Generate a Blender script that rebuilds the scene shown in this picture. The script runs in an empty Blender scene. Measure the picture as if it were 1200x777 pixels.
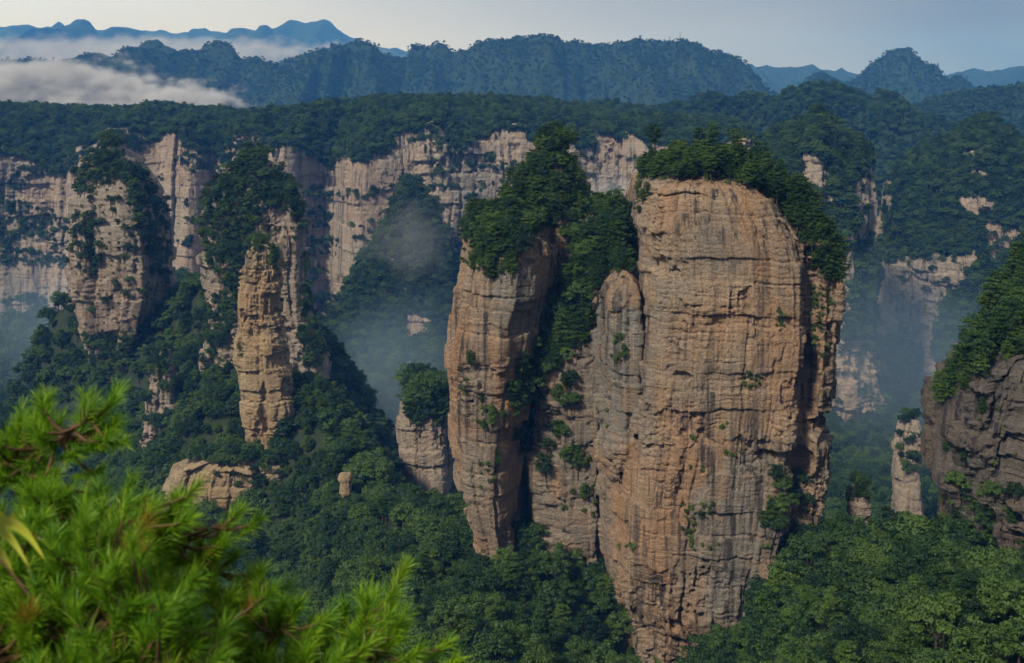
import bpy, math, random
import numpy as np
from mathutils import Vector, Euler

scene = bpy.context.scene
COL = scene.collection
R = math.radians
F = 1287.0            # focal length in photo pixels (1200 wide photo)
HX, HY = 600.0, 120.0  # photo pixel of the level viewing direction

# ------------------------------------------------------------------ camera
cam_d = bpy.data.cameras.new('camera')
cam = bpy.data.objects.new('camera', cam_d)
COL.objects.link(cam)
cam.location = (0, 0, 0)
cam.rotation_euler = (R(90), 0, 0)
cam_d.sensor_width = 36
cam_d.lens = 36 * F / 1200
cam_d.shift_y = -(388.5 - HY) / 1200
cam_d.clip_start = 0.2
cam_d.clip_end = 60000
cam_d.dof.use_dof = True
cam_d.dof.focus_distance = 380
cam_d.dof.aperture_fstop = 6.3
scene.camera = cam

# ------------------------------------------------------------------ light
SUN_DIR = Vector((-0.44, -0.62, 0.64)).normalized()
sun_d = bpy.data.lights.new('sun', 'SUN')
sun_d.energy = 3.5
sun_d.angle = R(7)
sun_d.color = (1.0, 0.97, 0.94)
sun = bpy.data.objects.new('sun', sun_d)
sun.rotation_euler = (-SUN_DIR).to_track_quat('-Z', 'Y').to_euler()
COL.objects.link(sun)

world = bpy.data.worlds.new('World')
scene.world = world
world.use_nodes = True
wn, wl = world.node_tree.nodes, world.node_tree.links
wn.clear()
w_out = wn.new('ShaderNodeOutputWorld')
w_bg = wn.new('ShaderNodeBackground')
w_sky = wn.new('ShaderNodeTexSky')
w_sky.sky_type = 'NISHITA'
w_sky.sun_disc = False
w_sky.sun_elevation = math.asin(SUN_DIR.z)
w_sky.sun_rotation = math.atan2(SUN_DIR.x, SUN_DIR.y)
w_sky.dust_density = 3
w_bg.inputs['Strength'].default_value = 0.085
# overcast veil mixed over the clear sky: brighter to the left, slate to the upper right
w_tc = wn.new('ShaderNodeTexCoord')
w_dot = wn.new('ShaderNodeVectorMath'); w_dot.operation = 'DOT_PRODUCT'
w_dot.inputs[1].default_value = (0.85, -0.20, 1.35)
w_ramp = wn.new('ShaderNodeValToRGB')
w_noise = wn.new('ShaderNodeTexNoise'); w_noise.inputs['Scale'].default_value = 3.0
w_noise.inputs['Detail'].default_value = 4
w_map = wn.new('ShaderNodeMapping'); w_map.inputs['Scale'].default_value = (1, 1, 5)
w_madd = wn.new('ShaderNodeMath'); w_madd.operation = 'MULTIPLY_ADD'
w_madd.inputs[1].default_value = 0.10
wl.new(w_tc.outputs['Generated'], w_map.inputs[0])
wl.new(w_map.outputs[0], w_noise.inputs['Vector'])
wl.new(w_tc.outputs['Generated'], w_dot.inputs[0])
wl.new(w_noise.outputs['Fac'], w_madd.inputs[0])
w_off = wn.new('ShaderNodeMath'); w_off.operation = 'MULTIPLY_ADD'
w_off.inputs[1].default_value = 0.5; w_off.inputs[2].default_value = 0.45
wl.new(w_dot.outputs['Value'], w_off.inputs[0])
wl.new(w_off.outputs[0], w_madd.inputs[2])
wl.new(w_madd.outputs[0], w_ramp.inputs[0])
el = w_ramp.color_ramp.elements
el[0].position = 0.12; el[0].color = (9.6, 11.2, 14.6, 1)
el[1].position = 0.62; el[1].color = (1.6, 1.8, 2.4, 1)
e = el.new(0.36); e.color = (6.8, 7.2, 8.2, 1)
e = el.new(1.0); e.color = (3.6, 4.0, 4.8, 1)
w_mix = wn.new('ShaderNodeMix'); w_mix.data_type = 'RGBA'
w_mix.inputs['Factor'].default_value = 0.9
wl.new(w_sky.outputs[0], w_mix.inputs['A'])
wl.new(w_ramp.outputs[0], w_mix.inputs['B'])
wl.new(w_mix.outputs['Result'], w_bg.inputs['Color'])
wl.new(w_bg.outputs[0], w_out.inputs['Surface'])

scene.view_settings.view_transform = 'Standard'
scene.view_settings.look = 'None'
scene.view_settings.gamma = 1
scene.view_settings.exposure = 0.36
scene.cycles.max_bounces = 6
scene.cycles.diffuse_bounces = 2
scene.cycles.glossy_bounces = 1
scene.cycles.transmission_bounces = 2
scene.cycles.volume_bounces = 0
scene.cycles.use_denoising = True
scene.cycles.volume_step_rate = 0.3
scene.cycles.volume_max_steps = 200
scene.cycles.use_adaptive_sampling = True
scene.cycles.adaptive_threshold = 0.02

# ------------------------------------------------------------------ numeric helpers
U = np.uint32


def hsh(a, b, c, seed):
    with np.errstate(over='ignore'):
        a = np.asarray(a).astype(np.int64).astype(U); b = np.asarray(b).astype(np.int64).astype(U)
        c = np.asarray(c).astype(np.int64).astype(U)
        n = a * U(374761393) + b * U(668265263) + c * U(2246822519) + U((seed * 3266489917) & 0xffffffff)
        n = (n ^ (n >> U(15))) * U(2246822519)
        n = (n ^ (n >> U(13))) * U(3266489917)
        n = n ^ (n >> U(16))
    return n.astype(np.float64) / 4294967295.0


def vnoise(x, y, z=0.0, seed=1):
    x, y, z = np.broadcast_arrays(np.asarray(x, float), np.asarray(y, float), np.asarray(z, float))
    ix, iy, iz = np.floor(x), np.floor(y), np.floor(z)
    fx, fy, fz = x - ix, y - iy, z - iz
    q = lambda t: t * t * t * (t * (t * 6 - 15) + 10)
    fx, fy, fz = q(fx), q(fy), q(fz)
    out = 0
    flat_z = not np.any(fz)
    for dz in ((0,) if flat_z else (0, 1)):
        wz = 1.0 if flat_z else (fz if dz else 1 - fz)
        a = hsh(ix, iy, iz + dz, seed) * (1 - fx) + hsh(ix + 1, iy, iz + dz, seed) * fx
        b = hsh(ix, iy + 1, iz + dz, seed) * (1 - fx) + hsh(ix + 1, iy + 1, iz + dz, seed) * fx
        out = out + (a * (1 - fy) + b * fy) * wz
    return out * 2 - 1


def fbm(x, y, z=0.0, seed=1, octv=4, gain=0.5):
    a, s, t = 1.0, 0, 0
    for i in range(octv):
        k = 2.03 ** i
        s = s + a * vnoise(x * k + 17.3 * i, y * k - 9.1 * i, z * k if np.any(z) else 0.0, seed + i * 31)
        t += a; a *= gain
    return s / t


def sstep(a, b, x):
    t = np.clip((x - a) / (b - a), 0, 1)
    return t * t * (3 - 2 * t)


def cells(x, sp, seed, key=0):
    """1-D irregular cells: returns (cell id, distance to nearest joint, rel. position)"""
    key = np.asarray(key)
    t = x / sp
    i = np.floor(t)
    bd = lambda k: k + 0.40 * (hsh(k, key, 7, seed) * 2 - 1)
    b0, b1 = bd(i), bd(i + 1)
    lo = t < b0; hi = t > b1
    idx = np.where(lo, i - 1, np.where(hi, i + 1, i))
    L, H = bd(idx), bd(idx + 1)
    return idx, np.minimum(t - L, H - t) * sp, (t - L) / np.maximum(H - L, 1e-3)


def rock(s, z, seed, k=1.0, slab=0.5, col=1.0, bed=1.0, blk=1.0):
    """outward relief (m) of a jointed, bedded sandstone face; s along the face, z up; k = overall size"""
    s = s / k; z = z / k
    w = fbm(s / 26, z / 40, 0, seed, 3)
    w2 = vnoise(s / 8, z / 11, 0, seed + 3)
    w3 = vnoise(s / 2.6, z / 3.2, 0, seed + 4)
    w4 = vnoise(s / 0.9, z / 1.1, 0, seed + 6)
    m = sstep(slab - 0.4, slab + 0.1, 1.4 * vnoise(s / 20, z / 30, 0, seed + 5) + 0.45 * w2 + 0.2)  # 1 = broken, 0 = smooth slab
    d = 2.4 * fbm(s / 30, z / 90, 0, seed + 11, 3)
    # big vertical joints
    ci, cd, cr = cells(s + 2.6 * w + 0.7 * w2 + 0.35 * w3 + 0.12 * w4, 17, seed + 20)
    on = sstep(-0.35, 0.1, vnoise(ci * 3.7, z / 38, 0, seed + 22))
    d += col * (((hsh(ci, 0, 0, seed + 21) - 0.5) * 4.2 + (hsh(ci, 4, 0, seed + 23) - 0.5) * 5.0 * (cr - 0.5)) * (0.35 + 0.65 * on)
                - 2.0 * np.exp(-(cd / 0.5) ** 2) * on)
    # secondary flutes, broken up along their height
    ci, cd, cr = cells(s + 1.4 * w + 0.6 * w2 + 0.25 * w3 + 0.1 * w4, 5.2, seed + 30)
    fl = vnoise(ci * 2.1, z / 24, 0, seed + 31)
    on = (fl > 0.0) * 1.0
    d += col * (((hsh(ci, 0, 0, seed + 32) - 0.5) * 1.7 + (hsh(ci, 5, 0, seed + 33) - 0.5) * 1.7 * (cr - .5)) * on
                - 0.9 * np.exp(-(cd / 0.24) ** 2) * sstep(-0.1, 0.3, fl))
    # fine vertical ribs in some zones
    ci, cd, cr = cells(s + 0.8 * w + 0.35 * w2 + 0.15 * w3, 1.7, seed + 35)
    zone = sstep(0.35, 0.55, vnoise(s / 17, z / 45, 0, seed + 36))
    d += col * zone * ((hsh(ci, 0, 0, seed + 37) - 0.5) * 0.7 - 0.35 * np.exp(-(cd / 0.2) ** 2))
    # beds: offset only in stretches, so that no ledge rings the whole column
    zb = z + 1.8 * w + 0.6 * w2 + 0.22 * w3 + 0.1 * w4 + 0.02 * s
    bi, bdist, br = cells(zb, 8.0, seed + 40)
    ls = vnoise(s / 15, bi * 5.1, 0, seed + 41)
    vb = np.round(2.5 * vnoise(s / 18, bi * 3.3, 0, seed + 43) + 0.2 * w3) / 2.5
    d += bed * (vb * 1.7 - 1.0 * np.exp(-(bdist / 0.26) ** 2) * sstep(-0.1, 0.3, ls))
    d += bed * 0.9 * (br - 0.5) * m * np.abs(vb)
    # blocks inside beds, each with its own tilted face
    js = s + 0.5 * w2 + 0.3 * w3 + 0.1 * w4 + hsh(bi, 1, 0, seed + 50) * 500
    ji, jd, jr = cells(js, 6.5, seed + 51, bi)
    ex = hsh(ji, bi, 9, seed + 54) > 0.3
    d += blk * m * ex * ((hsh(ji, bi, 0, seed + 52) - 0.5) * 2.2 + (hsh(ji, bi, 1, seed + 52) - 0.5) * 2.0 * (jr - .5)
                         + (hsh(ji, bi, 2, seed + 52) - 0.5) * 2.0 * (br - .5)
                         - 0.9 * np.exp(-(jd / 0.22) ** 2) * (hsh(ji, bi, 3, seed + 53) > 0.5))
    fi, fd, fr = cells(zb + 0.15 * w4 + 0.5 * vnoise(s / 11, z / 11, 0, seed + 60), 2.0, seed + 61)
    js = s + 0.4 * w2 + 0.3 * w3 + 0.12 * w4 + hsh(fi, 2, 0, seed + 62) * 500
    gi, gd, gr = cells(js, 3.2, seed + 63, fi)
    mm = m * sstep(-0.3, 0.0, vnoise(s / 6, z / 7, 0, seed + 64))
    ex = hsh(gi, fi, 8, seed + 67) > 0.25
    d += blk * mm * ex * ((hsh(gi, fi, 0, seed + 65) - 0.5) * 1.15 + (hsh(gi, fi, 1, seed + 65) - 0.5) * 1.0 * (gr - .5)
                          + (hsh(gi, fi, 2, seed + 65) - 0.5) * 1.0 * (fr - .5)
                          - 0.5 * np.exp(-(np.minimum(gd * 1.4, fd) / 0.2) ** 2))
    d -= 0.5 * bed * np.exp(-(fd / 0.2) ** 2) * sstep(0.0, 0.4, vnoise(s / 7, fi * 3.3, 0, seed + 66))
    # spalled hollows with a sharp upper lip
    d -= 1.4 * (vnoise(s / 13, z / 9, 0, seed + 80) + 0.2 * w3 + 0.08 * w4 > 0.45) * (0.4 + m)
    d += 0.3 * fbm(s / 4, z / 6, 0, seed + 70, 3) + 0.30 * (0.35 + m) * fbm(s / 1.4, z / 0.9, 0, seed + 75, 3)
    return d * k


def P(px, py, Y):
    return ((px - HX) * Y / F, Y, (HY - py) * Y / F)


# ------------------------------------------------------------------ object helpers
def tag(o, label=None, cat=None, group=None, kind=None):
    if cat and not kind: kind = 'thing'
    if label: o['label'] = label
    if cat: o['category'] = cat
    if group: o['group'] = group
    if kind: o['kind'] = kind
    return o


def mesh_np(name, V, faces, mats, parent=None, origin=None, smooth=False, fmat=None, attrs=None):
    V = np.asarray(V, dtype=np.float32)
    if origin is not None:
        V = V - np.asarray(origin, dtype=np.float32)
    me = bpy.data.meshes.new(name)
    me.vertices.add(len(V)); me.vertices.foreach_set('co', V.ravel())
    if not isinstance(faces, (list, tuple)):
        faces = [faces]
    faces = [np.asarray(f, dtype=np.int32) for f in faces if len(f)]
    nl = sum(f.size for f in faces); nf = sum(len(f) for f in faces)
    me.loops.add(nl); me.polygons.add(nf)
    me.loops.foreach_set('vertex_index', np.concatenate([f.ravel() for f in faces]))
    ls = np.concatenate([np.full(len(f), f.shape[1]) for f in faces])
    me.polygons.foreach_set('loop_start', np.concatenate([[0], np.cumsum(ls)[:-1]]).astype(np.int32))
    me.polygons.foreach_set('loop_total', ls.astype(np.int32))
    for m in (mats if isinstance(mats, (list, tuple)) else [mats]):
        me.materials.append(m)
    if fmat is not None:
        me.polygons.foreach_set('material_index', np.asarray(fmat, dtype=np.int32))
    if smooth:
        me.polygons.foreach_set('use_smooth', np.ones(nf, dtype=bool))
    for k, v in (attrs or {}).items():
        a = me.attributes.new(k, 'FLOAT', 'POINT'); a.data.foreach_set('value', np.asarray(v, dtype=np.float32))
    me.update(calc_edges=True)
    o = bpy.data.objects.new(name, me)
    if origin is not None: o.location = origin
    if parent is not None: o.parent = parent
    COL.objects.link(o)
    return o


def grid_faces(nr, nc, wrap=False):
    i = np.arange(nr - 1)[:, None]; j = np.arange(nc if wrap else nc - 1)[None, :]
    a = i * nc + j; b = i * nc + (j + 1) % nc
    return np.stack([a, b, b + nc, a + nc], -1).reshape(-1, 4)


# ------------------------------------------------------------------ materials
def mat_new(name):
    m = bpy.data.materials.new(name); m.use_nodes = True
    nt = m.node_tree; nt.nodes.clear()
    out = nt.nodes.new('ShaderNodeOutputMaterial')
    return m, nt, nt.nodes, nt.links, out


class NT:
    """small node helper"""
    def __init__(s, nt): s.n, s.l = nt.nodes, nt.links

    def set(s, node, i, v):
        if hasattr(v, 'is_output') or isinstance(v, bpy.types.NodeSocket): s.l.new(v, node.inputs[i])
        else: node.inputs[i].default_value = v

    def coord(s, scale):
        t = s.n.new('ShaderNodeTexCoord'); m = s.n.new('ShaderNodeMapping')
        m.inputs['Scale'].default_value = scale
        s.l.new(t.outputs['Object'], m.inputs[0]); return m.outputs[0]

    def noise(s, scale, detail=4, rough=0.55, dist=0.0):
        n = s.n.new('ShaderNodeTexNoise'); n.inputs['Scale'].default_value = 1
        n.inputs['Detail'].default_value = detail; n.inputs['Roughness'].default_value = rough
        n.inputs['Distortion'].default_value = dist
        s.l.new(s.coord(scale), n.inputs['Vector']); return n.outputs['Fac']

    def vor(s, scale, feature='DISTANCE_TO_EDGE'):
        n = s.n.new('ShaderNodeTexVoronoi'); n.feature = feature; n.inputs['Scale'].default_value = 1
        s.l.new(s.coord(scale), n.inputs['Vector']); return n.outputs['Distance']

    def ramp(s, fac, stops):
        r = s.n.new('ShaderNodeValToRGB'); s.l.new(fac, r.inputs[0])
        e = r.color_ramp.elements
        e[0].position, e[0].color = stops[0][0], (*stops[0][1], 1)
        e[1].position, e[1].color = stops[-1][0], (*stops[-1][1], 1)
        for p, c in stops[1:-1]:
            x = e.new(p); x.color = (*c, 1)
        return r.outputs[0]

    def step(s, fac, a, b):
        r = s.n.new('ShaderNodeMapRange'); r.interpolation_type = 'SMOOTHSTEP'
        s.l.new(fac, r.inputs[0]); r.inputs[1].default_value = a; r.inputs[2].default_value = b
        return r.outputs[0]

    def math(s, op, a, b=0.0):
        m = s.n.new('ShaderNodeMath'); m.operation = op; s.set(m, 0, a); s.set(m, 1, b); return m.outputs[0]

    def mix(s, f, a, b, mode='MIX'):
        m = s.n.new('ShaderNodeMix'); m.data_type = 'RGBA'; m.blend_type = mode
        s.set(m, 0, f)
        for i, v in ((6, a), (7, b)):
            if isinstance(v, tuple): m.inputs[i].default_value = (*v, 1)
            else: s.l.new(v, m.inputs[i])
        return m.outputs[2]

    def attr(s, name):
        a = s.n.new('ShaderNodeAttribute'); a.attribute_name = name; return a.outputs['Fac']


def rock_mat(name, warm, tan, grey, dark=(0.055, 0.047, 0.04), k=1.0, streak=0.6, greybias=0.0, green=0.25, useattr=False):
    m, nt, n, l, out = mat_new(name)
    h = NT(nt); q = 1 / k
    big = h.noise((0.022 * q, 0.022 * q, 0.014 * q), 4, 0.6)
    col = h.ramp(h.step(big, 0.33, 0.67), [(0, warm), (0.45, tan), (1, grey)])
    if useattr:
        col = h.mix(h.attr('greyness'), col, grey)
    # bedding colour bands
    band = h.noise((0.012 * q, 0.012 * q, 0.33 * q), 5, 0.6)
    col = h.mix(h.math('MULTIPLY', h.step(band, 0.42, 0.72), 0.42), col, tuple(c * 0.55 for c in tan))
    band2 = h.noise((0.02 * q, 0.02 * q, 0.9 * q), 3, 0.6, 0.3)
    col = h.mix(h.math('MULTIPLY', h.step(band2, 0.52, 0.68), 0.35), col, tuple(min(1, c * 1.35) for c in tan))
    # patchy weathering
    pat = h.noise((0.16 * q, 0.16 * q, 0.11 * q), 6, 0.65)
    col = h.mix(h.math('MULTIPLY', h.step(pat, 0.5, 0.68), 0.6), col, warm)
    pat2 = h.noise((0.6 * q, 0.6 * q, 0.4 * q), 5, 0.7)
    col = h.mix(h.math('MULTIPLY', h.step(pat2, 0.5, 0.75), 0.45), col, tuple(c * 0.45 for c in grey))
    # run-off streaks
    st = h.noise((0.42 * q, 0.42 * q, 0.012 * q), 5, 0.62)
    msk = h.noise((0.035 * q, 0.035 * q, 0.02 * q), 3, 0.6)
    f = h.math('MULTIPLY', h.step(st, 0.49, 0.63), h.step(msk, 0.40, 0.56))
    col = h.mix(h.math('MULTIPLY', f, streak), col, dark)
    st2 = h.noise((0.9 * q, 0.9 * q, 0.02 * q), 3, 0.6)
    f2 = h.math('MULTIPLY', h.step(st2, 0.56, 0.68), h.step(msk, 0.6, 0.4))
    col = h.mix(h.math('MULTIPLY', f2, streak * 0.55), col, tuple(min(1, c * 1.3 + 0.02) for c in tan))
    # lichen / moss
    mo = h.noise((0.09 * q, 0.09 * q, 0.13 * q), 6, 0.7)
    col = h.mix(h.math('MULTIPLY', h.step(mo, 0.56, 0.7), green), col, (0.055, 0.075, 0.03))
    # fine grain
    fine = h.noise((2.2 * q, 2.2 * q, 1.6 * q), 6, 0.75)
    col = h.mix(1.0, col, h.ramp(fine, [(0.28, (0.42, 0.40, 0.38)), (0.47, (0.92, 0.92, 0.92)), (0.72, (1.4, 1.38, 1.35))]), 'MULTIPLY')
    b = n.new('ShaderNodeBsdfPrincipled')
    l.new(col, b.inputs['Base Color'])
    b.inputs['Roughness'].default_value = 0.92
    b.inputs['Specular IOR Level'].default_value = 0.15
    # bump
    v1 = h.vor((0.55 * q, 0.55 * q, 1.1 * q))
    v1 = h.step(v1, 0.0, 0.10)
    v2 = h.vor((1.5 * q, 1.5 * q, 2.8 * q))
    v2 = h.step(v2, 0.0, 0.12)
    hgt = h.math('ADD', h.math('MULTIPLY', fine, 0.7), h.math('MULTIPLY', v1, 0.16))
    hgt = h.math('ADD', hgt, h.math('MULTIPLY', v2, 0.10))
    hgt = h.math('ADD', hgt, h.math('MULTIPLY', h.noise((0.5 * q, 0.5 * q, 0.9 * q), 5, 0.65), 1.1))
    bp = n.new('ShaderNodeBump'); bp.inputs['Strength'].default_value = 1.0; bp.inputs['Distance'].default_value = 0.8 * k
    l.new(hgt, bp.inputs['Height']); l.new(bp.outputs[0], b.inputs['Normal'])
    l.new(b.outputs[0], out.inputs['Surface'])
    return m


def leaf_mat(name, dark, mid, light, trans=0.25, objrand=True, sc=0.7):
    m, nt, n, l, out = mat_new(name)
    h = NT(nt)
    oi = n.new('ShaderNodeObjectInfo')
    nz = h.noise((sc, sc, sc), 3, 0.7)
    rnd = h.math('ADD', h.math('MULTIPLY', oi.outputs['Random'], 0.8 if objrand else 0.0),
                 h.math('MULTIPLY', nz, 0.55 if objrand else 1.0))
    geo = n.new('ShaderNodeNewGeometry')
    rnd = h.math('ADD', rnd, h.math('MULTIPLY', h.math('SUBTRACT', geo.outputs['Random Per Island'], 0.5), 0.35))
    col = h.ramp(rnd, [(0.12, dark), (0.55, mid), (0.98, light)])
    d = n.new('ShaderNodeBsdfPrincipled'); l.new(col, d.inputs['Base Color'])
    d.inputs['Roughness'].default_value = 0.65; d.inputs['Specular IOR Level'].default_value = 0.25
    t = n.new('ShaderNodeBsdfTranslucent'); l.new(col, t.inputs['Color'])
    mx = n.new('ShaderNodeMixShader'); mx.inputs[0].default_value = trans
    l.new(d.outputs[0], mx.inputs[1]); l.new(t.outputs[0], mx.inputs[2])
    l.new(mx.outputs[0], out.inputs['Surface'])
    return m


def simple_mat(name, c0, c1, scale, rough=0.9, bump=0.0):
    m, nt, n, l, out = mat_new(name)
    h = NT(nt)
    f = h.noise(scale, 6, 0.65)
    b = n.new('ShaderNodeBsdfPrincipled')
    l.new(h.ramp(f, [(0.3, c0), (0.7, c1)]), b.inputs['Base Color'])
    b.inputs['Roughness'].default_value = rough; b.inputs['Specular IOR Level'].default_value = 0.2
    if bump:
        bp = n.new('ShaderNodeBump'); bp.inputs['Distance'].default_value = bump; bp.inputs['Strength'].default_value = 1
        l.new(f, bp.inputs['Height']); l.new(bp.outputs[0], b.inputs['Normal'])
    l.new(b.outputs[0], out.inputs['Surface'])
    return m


M_ROCK = rock_mat('orange_sandstone', (0.345, 0.195, 0.10), (0.335, 0.238, 0.15), (0.20, 0.186, 0.152), useattr=True, streak=0.95)
M_ROCK2 = rock_mat('yellow_sandstone', (0.36, 0.235, 0.115), (0.37, 0.275, 0.16), (0.24, 0.20, 0.145), streak=0.6, k=1.1)
M_ROCK3 = rock_mat('pale_sandstone', (0.34, 0.25, 0.175), (0.36, 0.29, 0.215), (0.23, 0.21, 0.175), k=1.6, streak=0.75)
M_SHADE_TINT = rock_mat('shade_tinted_sandstone', (0.135, 0.10, 0.072), (0.13, 0.108, 0.085), (0.09, 0.084, 0.072), dark=(0.03, 0.027, 0.024), streak=0.9, green=0.4)  # cloud shadow over the right crag put into its rock colour
M_SOIL = simple_mat('forest_floor', (0.010, 0.020, 0.008), (0.028, 0.036, 0.014), (0.08, 0.08, 0.08))
M_HILL = simple_mat('wooded_hill', (0.008, 0.020, 0.008), (0.022, 0.040, 0.016), (0.02, 0.02, 0.02), bump=6.0)
M_BARK = simple_mat('bark', (0.03, 0.022, 0.016), (0.09, 0.065, 0.045), (6, 6, 2))
M_PINE = leaf_mat('pine_foliage', (0.009, 0.027, 0.005), (0.028, 0.068, 0.010), (0.075, 0.13, 0.018), 0.28)
M_BROAD = leaf_mat('broad_foliage', (0.005, 0.018, 0.005), (0.017, 0.046, 0.010), (0.068, 0.118, 0.020), 0.26)
M_SHRUB = leaf_mat('shrub_foliage', (0.03, 0.055, 0.01), (0.065, 0.105, 0.018), (0.12, 0.16, 0.035))

# ------------------------------------------------------------------ rock columns
BOX = [(-1, 0.0), (-0.97, -0.55), (-0.8, -0.85), (-0.3, -1), (0.4, -1), (0.8, -0.85), (0.97, -0.5), (1, 0.1), (0.85, 0.8), (0.3, 1), (-0.4, 1), (-0.88, 0.75)]


CAPS = {}


def tube(name, levels, Yc, b, seed, mat, section=BOX, ds=0.4, dz=0.4, k=1.0, slab=0.5, col=1.0, bed=1.0, blk=1.0,
         amp=1.0, notch=(), capdome=3.0, grey=None, rough_edge=0.0, bexp=0.35, yshift=None, smooth_sec=0.9):
    """a rock column from photo outline levels (py, xl, xr) at depth Yc; b = half depth in metres"""
    lv = np.array(sorted(levels), float)
    yf, yb = Yc - 0.6 * b, Yc + 0.15 * b     # the outline is read at the near or the far edge of each flank
    zz = (HY - lv[:, 0]) * (Yc - 0.5 * b) / F
    wl = (lv[:, 1] - HX) * np.where(lv[:, 1] < HX, yf, yb) / F
    wr = (lv[:, 2] - HX) * np.where(lv[:, 2] < HX, yb, yf) / F
    cx = (wl + wr) / 2; ha = np.maximum((wr - wl) / 2, 0.55 * (lv[:, 2] - lv[:, 1]) / 2 * Yc / F)
    zt, zbm = zz[0], zz[-1]
    rows = np.arange(zbm, zt, dz)
    cxr = np.interp(rows, zz[::-1], cx[::-1]); har = np.interp(rows, zz[::-1], ha[::-1])
    am = ha.max()
    br = b * (har / am) ** bexp
    # section
    sec = np.array(section, float)
    sec = np.vstack([sec, sec[:1]])
    amn = np.median(har)
    seg = np.hypot(np.diff(sec[:, 0]) * amn, np.diff(sec[:, 1]) * b)
    t = np.concatenate([[0], np.cumsum(seg)]); per = t[-1]
    tt = np.linspace(0, per, int(per / 0.25), endpoint=False)
    u = np.interp(tt, t, sec[:, 0]); v = np.interp(tt, t, sec[:, 1])
    kk = max(1, int(smooth_sec / 0.25)); ker = np.hanning(2 * kk + 3)[1:-1]; ker /= ker.sum()
    pad = len(ker)
    sm = lambda a: np.convolve(np.concatenate([a[-pad:], a, a[:pad]]), ker, 'same')[pad:-pad]
    u, v = sm(u), sm(v)
    um = np.abs(u).max(); u = u / um
    # denser sampling on the side that faces the viewpoint
    dens = np.where(v < 0.25, 1.0, 0.3) / ds
    cum = np.concatenate([[0], np.cumsum(dens * 0.25)])
    N = int(cum[-1])
    ti = np.interp(np.arange(N), cum, np.concatenate([tt, [per]]))
    u = np.interp(ti, np.concatenate([tt, [per]]), np.append(u, u[0])); v = np.interp(ti, np.concatenate([tt, [per]]), np.append(v, v[0]))
    tx = (np.roll(u, -1) - np.roll(u, 1)) * amn; ty = (np.roll(v, -1) - np.roll(v, 1)) * b
    ln = np.hypot(tx, ty) + 1e-9
    nx, ny = ty / ln, -tx / ln
    if (nx * u + ny * v).sum() < 0: nx, ny = -nx, -ny
    X = cxr[:, None] + u[None] * har[:, None]
    Yy = Yc + v[None] * br[:, None] + (0 if yshift is None else np.interp(rows, *yshift)[:, None])
    Z = np.repeat(rows[:, None], N, 1)
    S = np.repeat(ti[None], len(rows), 0)
    # close the seam on the hidden side
    D = rock(S.ravel(), Z.ravel(), seed, k, slab, col, bed, blk).reshape(S.shape) * amp
    D = D - np.percentile(D, 58)
    back = sstep(per * 0.04, 0, np.minimum(ti, per - ti))
    D = D * (1 - back)[None]
    D *= np.clip((har / 6.0), 0.15, 1)[:, None]
    for (px, py, rx, ry, dep) in notch:
        wx, wz = (px - HX) * Yc / F, (HY - py) * Yc / F
        sx, sz = rx * Yc / F, ry * Yc / F
        jx = 1.2 * fbm(S / 4, Z / 5, 0, seed + 91, 3)
        rr = np.sqrt(((X - wx + jx) / sx) ** 2 + ((Z - wz + jx * 1.3) / sz) ** 2)
        D -= dep * sstep(1.15, 0.75, rr) * (v[None] < 0.3)
    X = X + nx[None] * D; Yy = Yy + ny[None] * D
    Z = Z + 0.35 * fbm(S / 3, Z / 2, 0, seed + 95, 2)
    V = np.stack([X, Yy, Z], -1).reshape(-1, 3)
    fq = grid_faces(len(rows), N, True)
    # cap
    top = V[-N:]; c = top.mean(0)
    rings = [V]; base = len(V) - N; extra = []
    cap = []
    nring = 14
    for r in range(1, nring):
        f = 1 - r / nring
        p = c + (top - c) * f
        p[:, 2] = top[:, 2] * f + c[2] * (1 - f) + capdome * (1 - f * f) + 0.8 * vnoise(p[:, 0] / 3, p[:, 1] / 3, 0, seed + 77) * (1 - f)
        cap.append(p)
    V = np.vstack([V] + cap + [c[None] + [[0, 0, capdome]]])
    ft = grid_faces(nring, N, True) + base
    lastr = base + (nring - 1) * N
    j = np.arange(N)
    tri = np.stack([lastr + j, lastr + (j + 1) % N, np.full(N, len(V) - 1)], -1)
    attrs = {}
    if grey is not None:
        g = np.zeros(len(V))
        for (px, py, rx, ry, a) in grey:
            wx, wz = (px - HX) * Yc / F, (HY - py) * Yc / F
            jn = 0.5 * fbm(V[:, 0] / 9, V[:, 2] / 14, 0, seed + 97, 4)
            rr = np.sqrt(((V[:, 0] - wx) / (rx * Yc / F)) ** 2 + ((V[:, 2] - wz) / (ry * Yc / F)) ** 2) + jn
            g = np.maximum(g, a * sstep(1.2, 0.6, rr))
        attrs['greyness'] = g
    fq = np.vstack([fq, ft])
    # outward winding check
    o = mesh_np(name, V, [fq, tri], mat, origin=(cxr[0], Yc, zbm), attrs=attrs)
    CAPS[o.name] = np.stack([top] + cap)
    return o


STONE = {}
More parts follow.
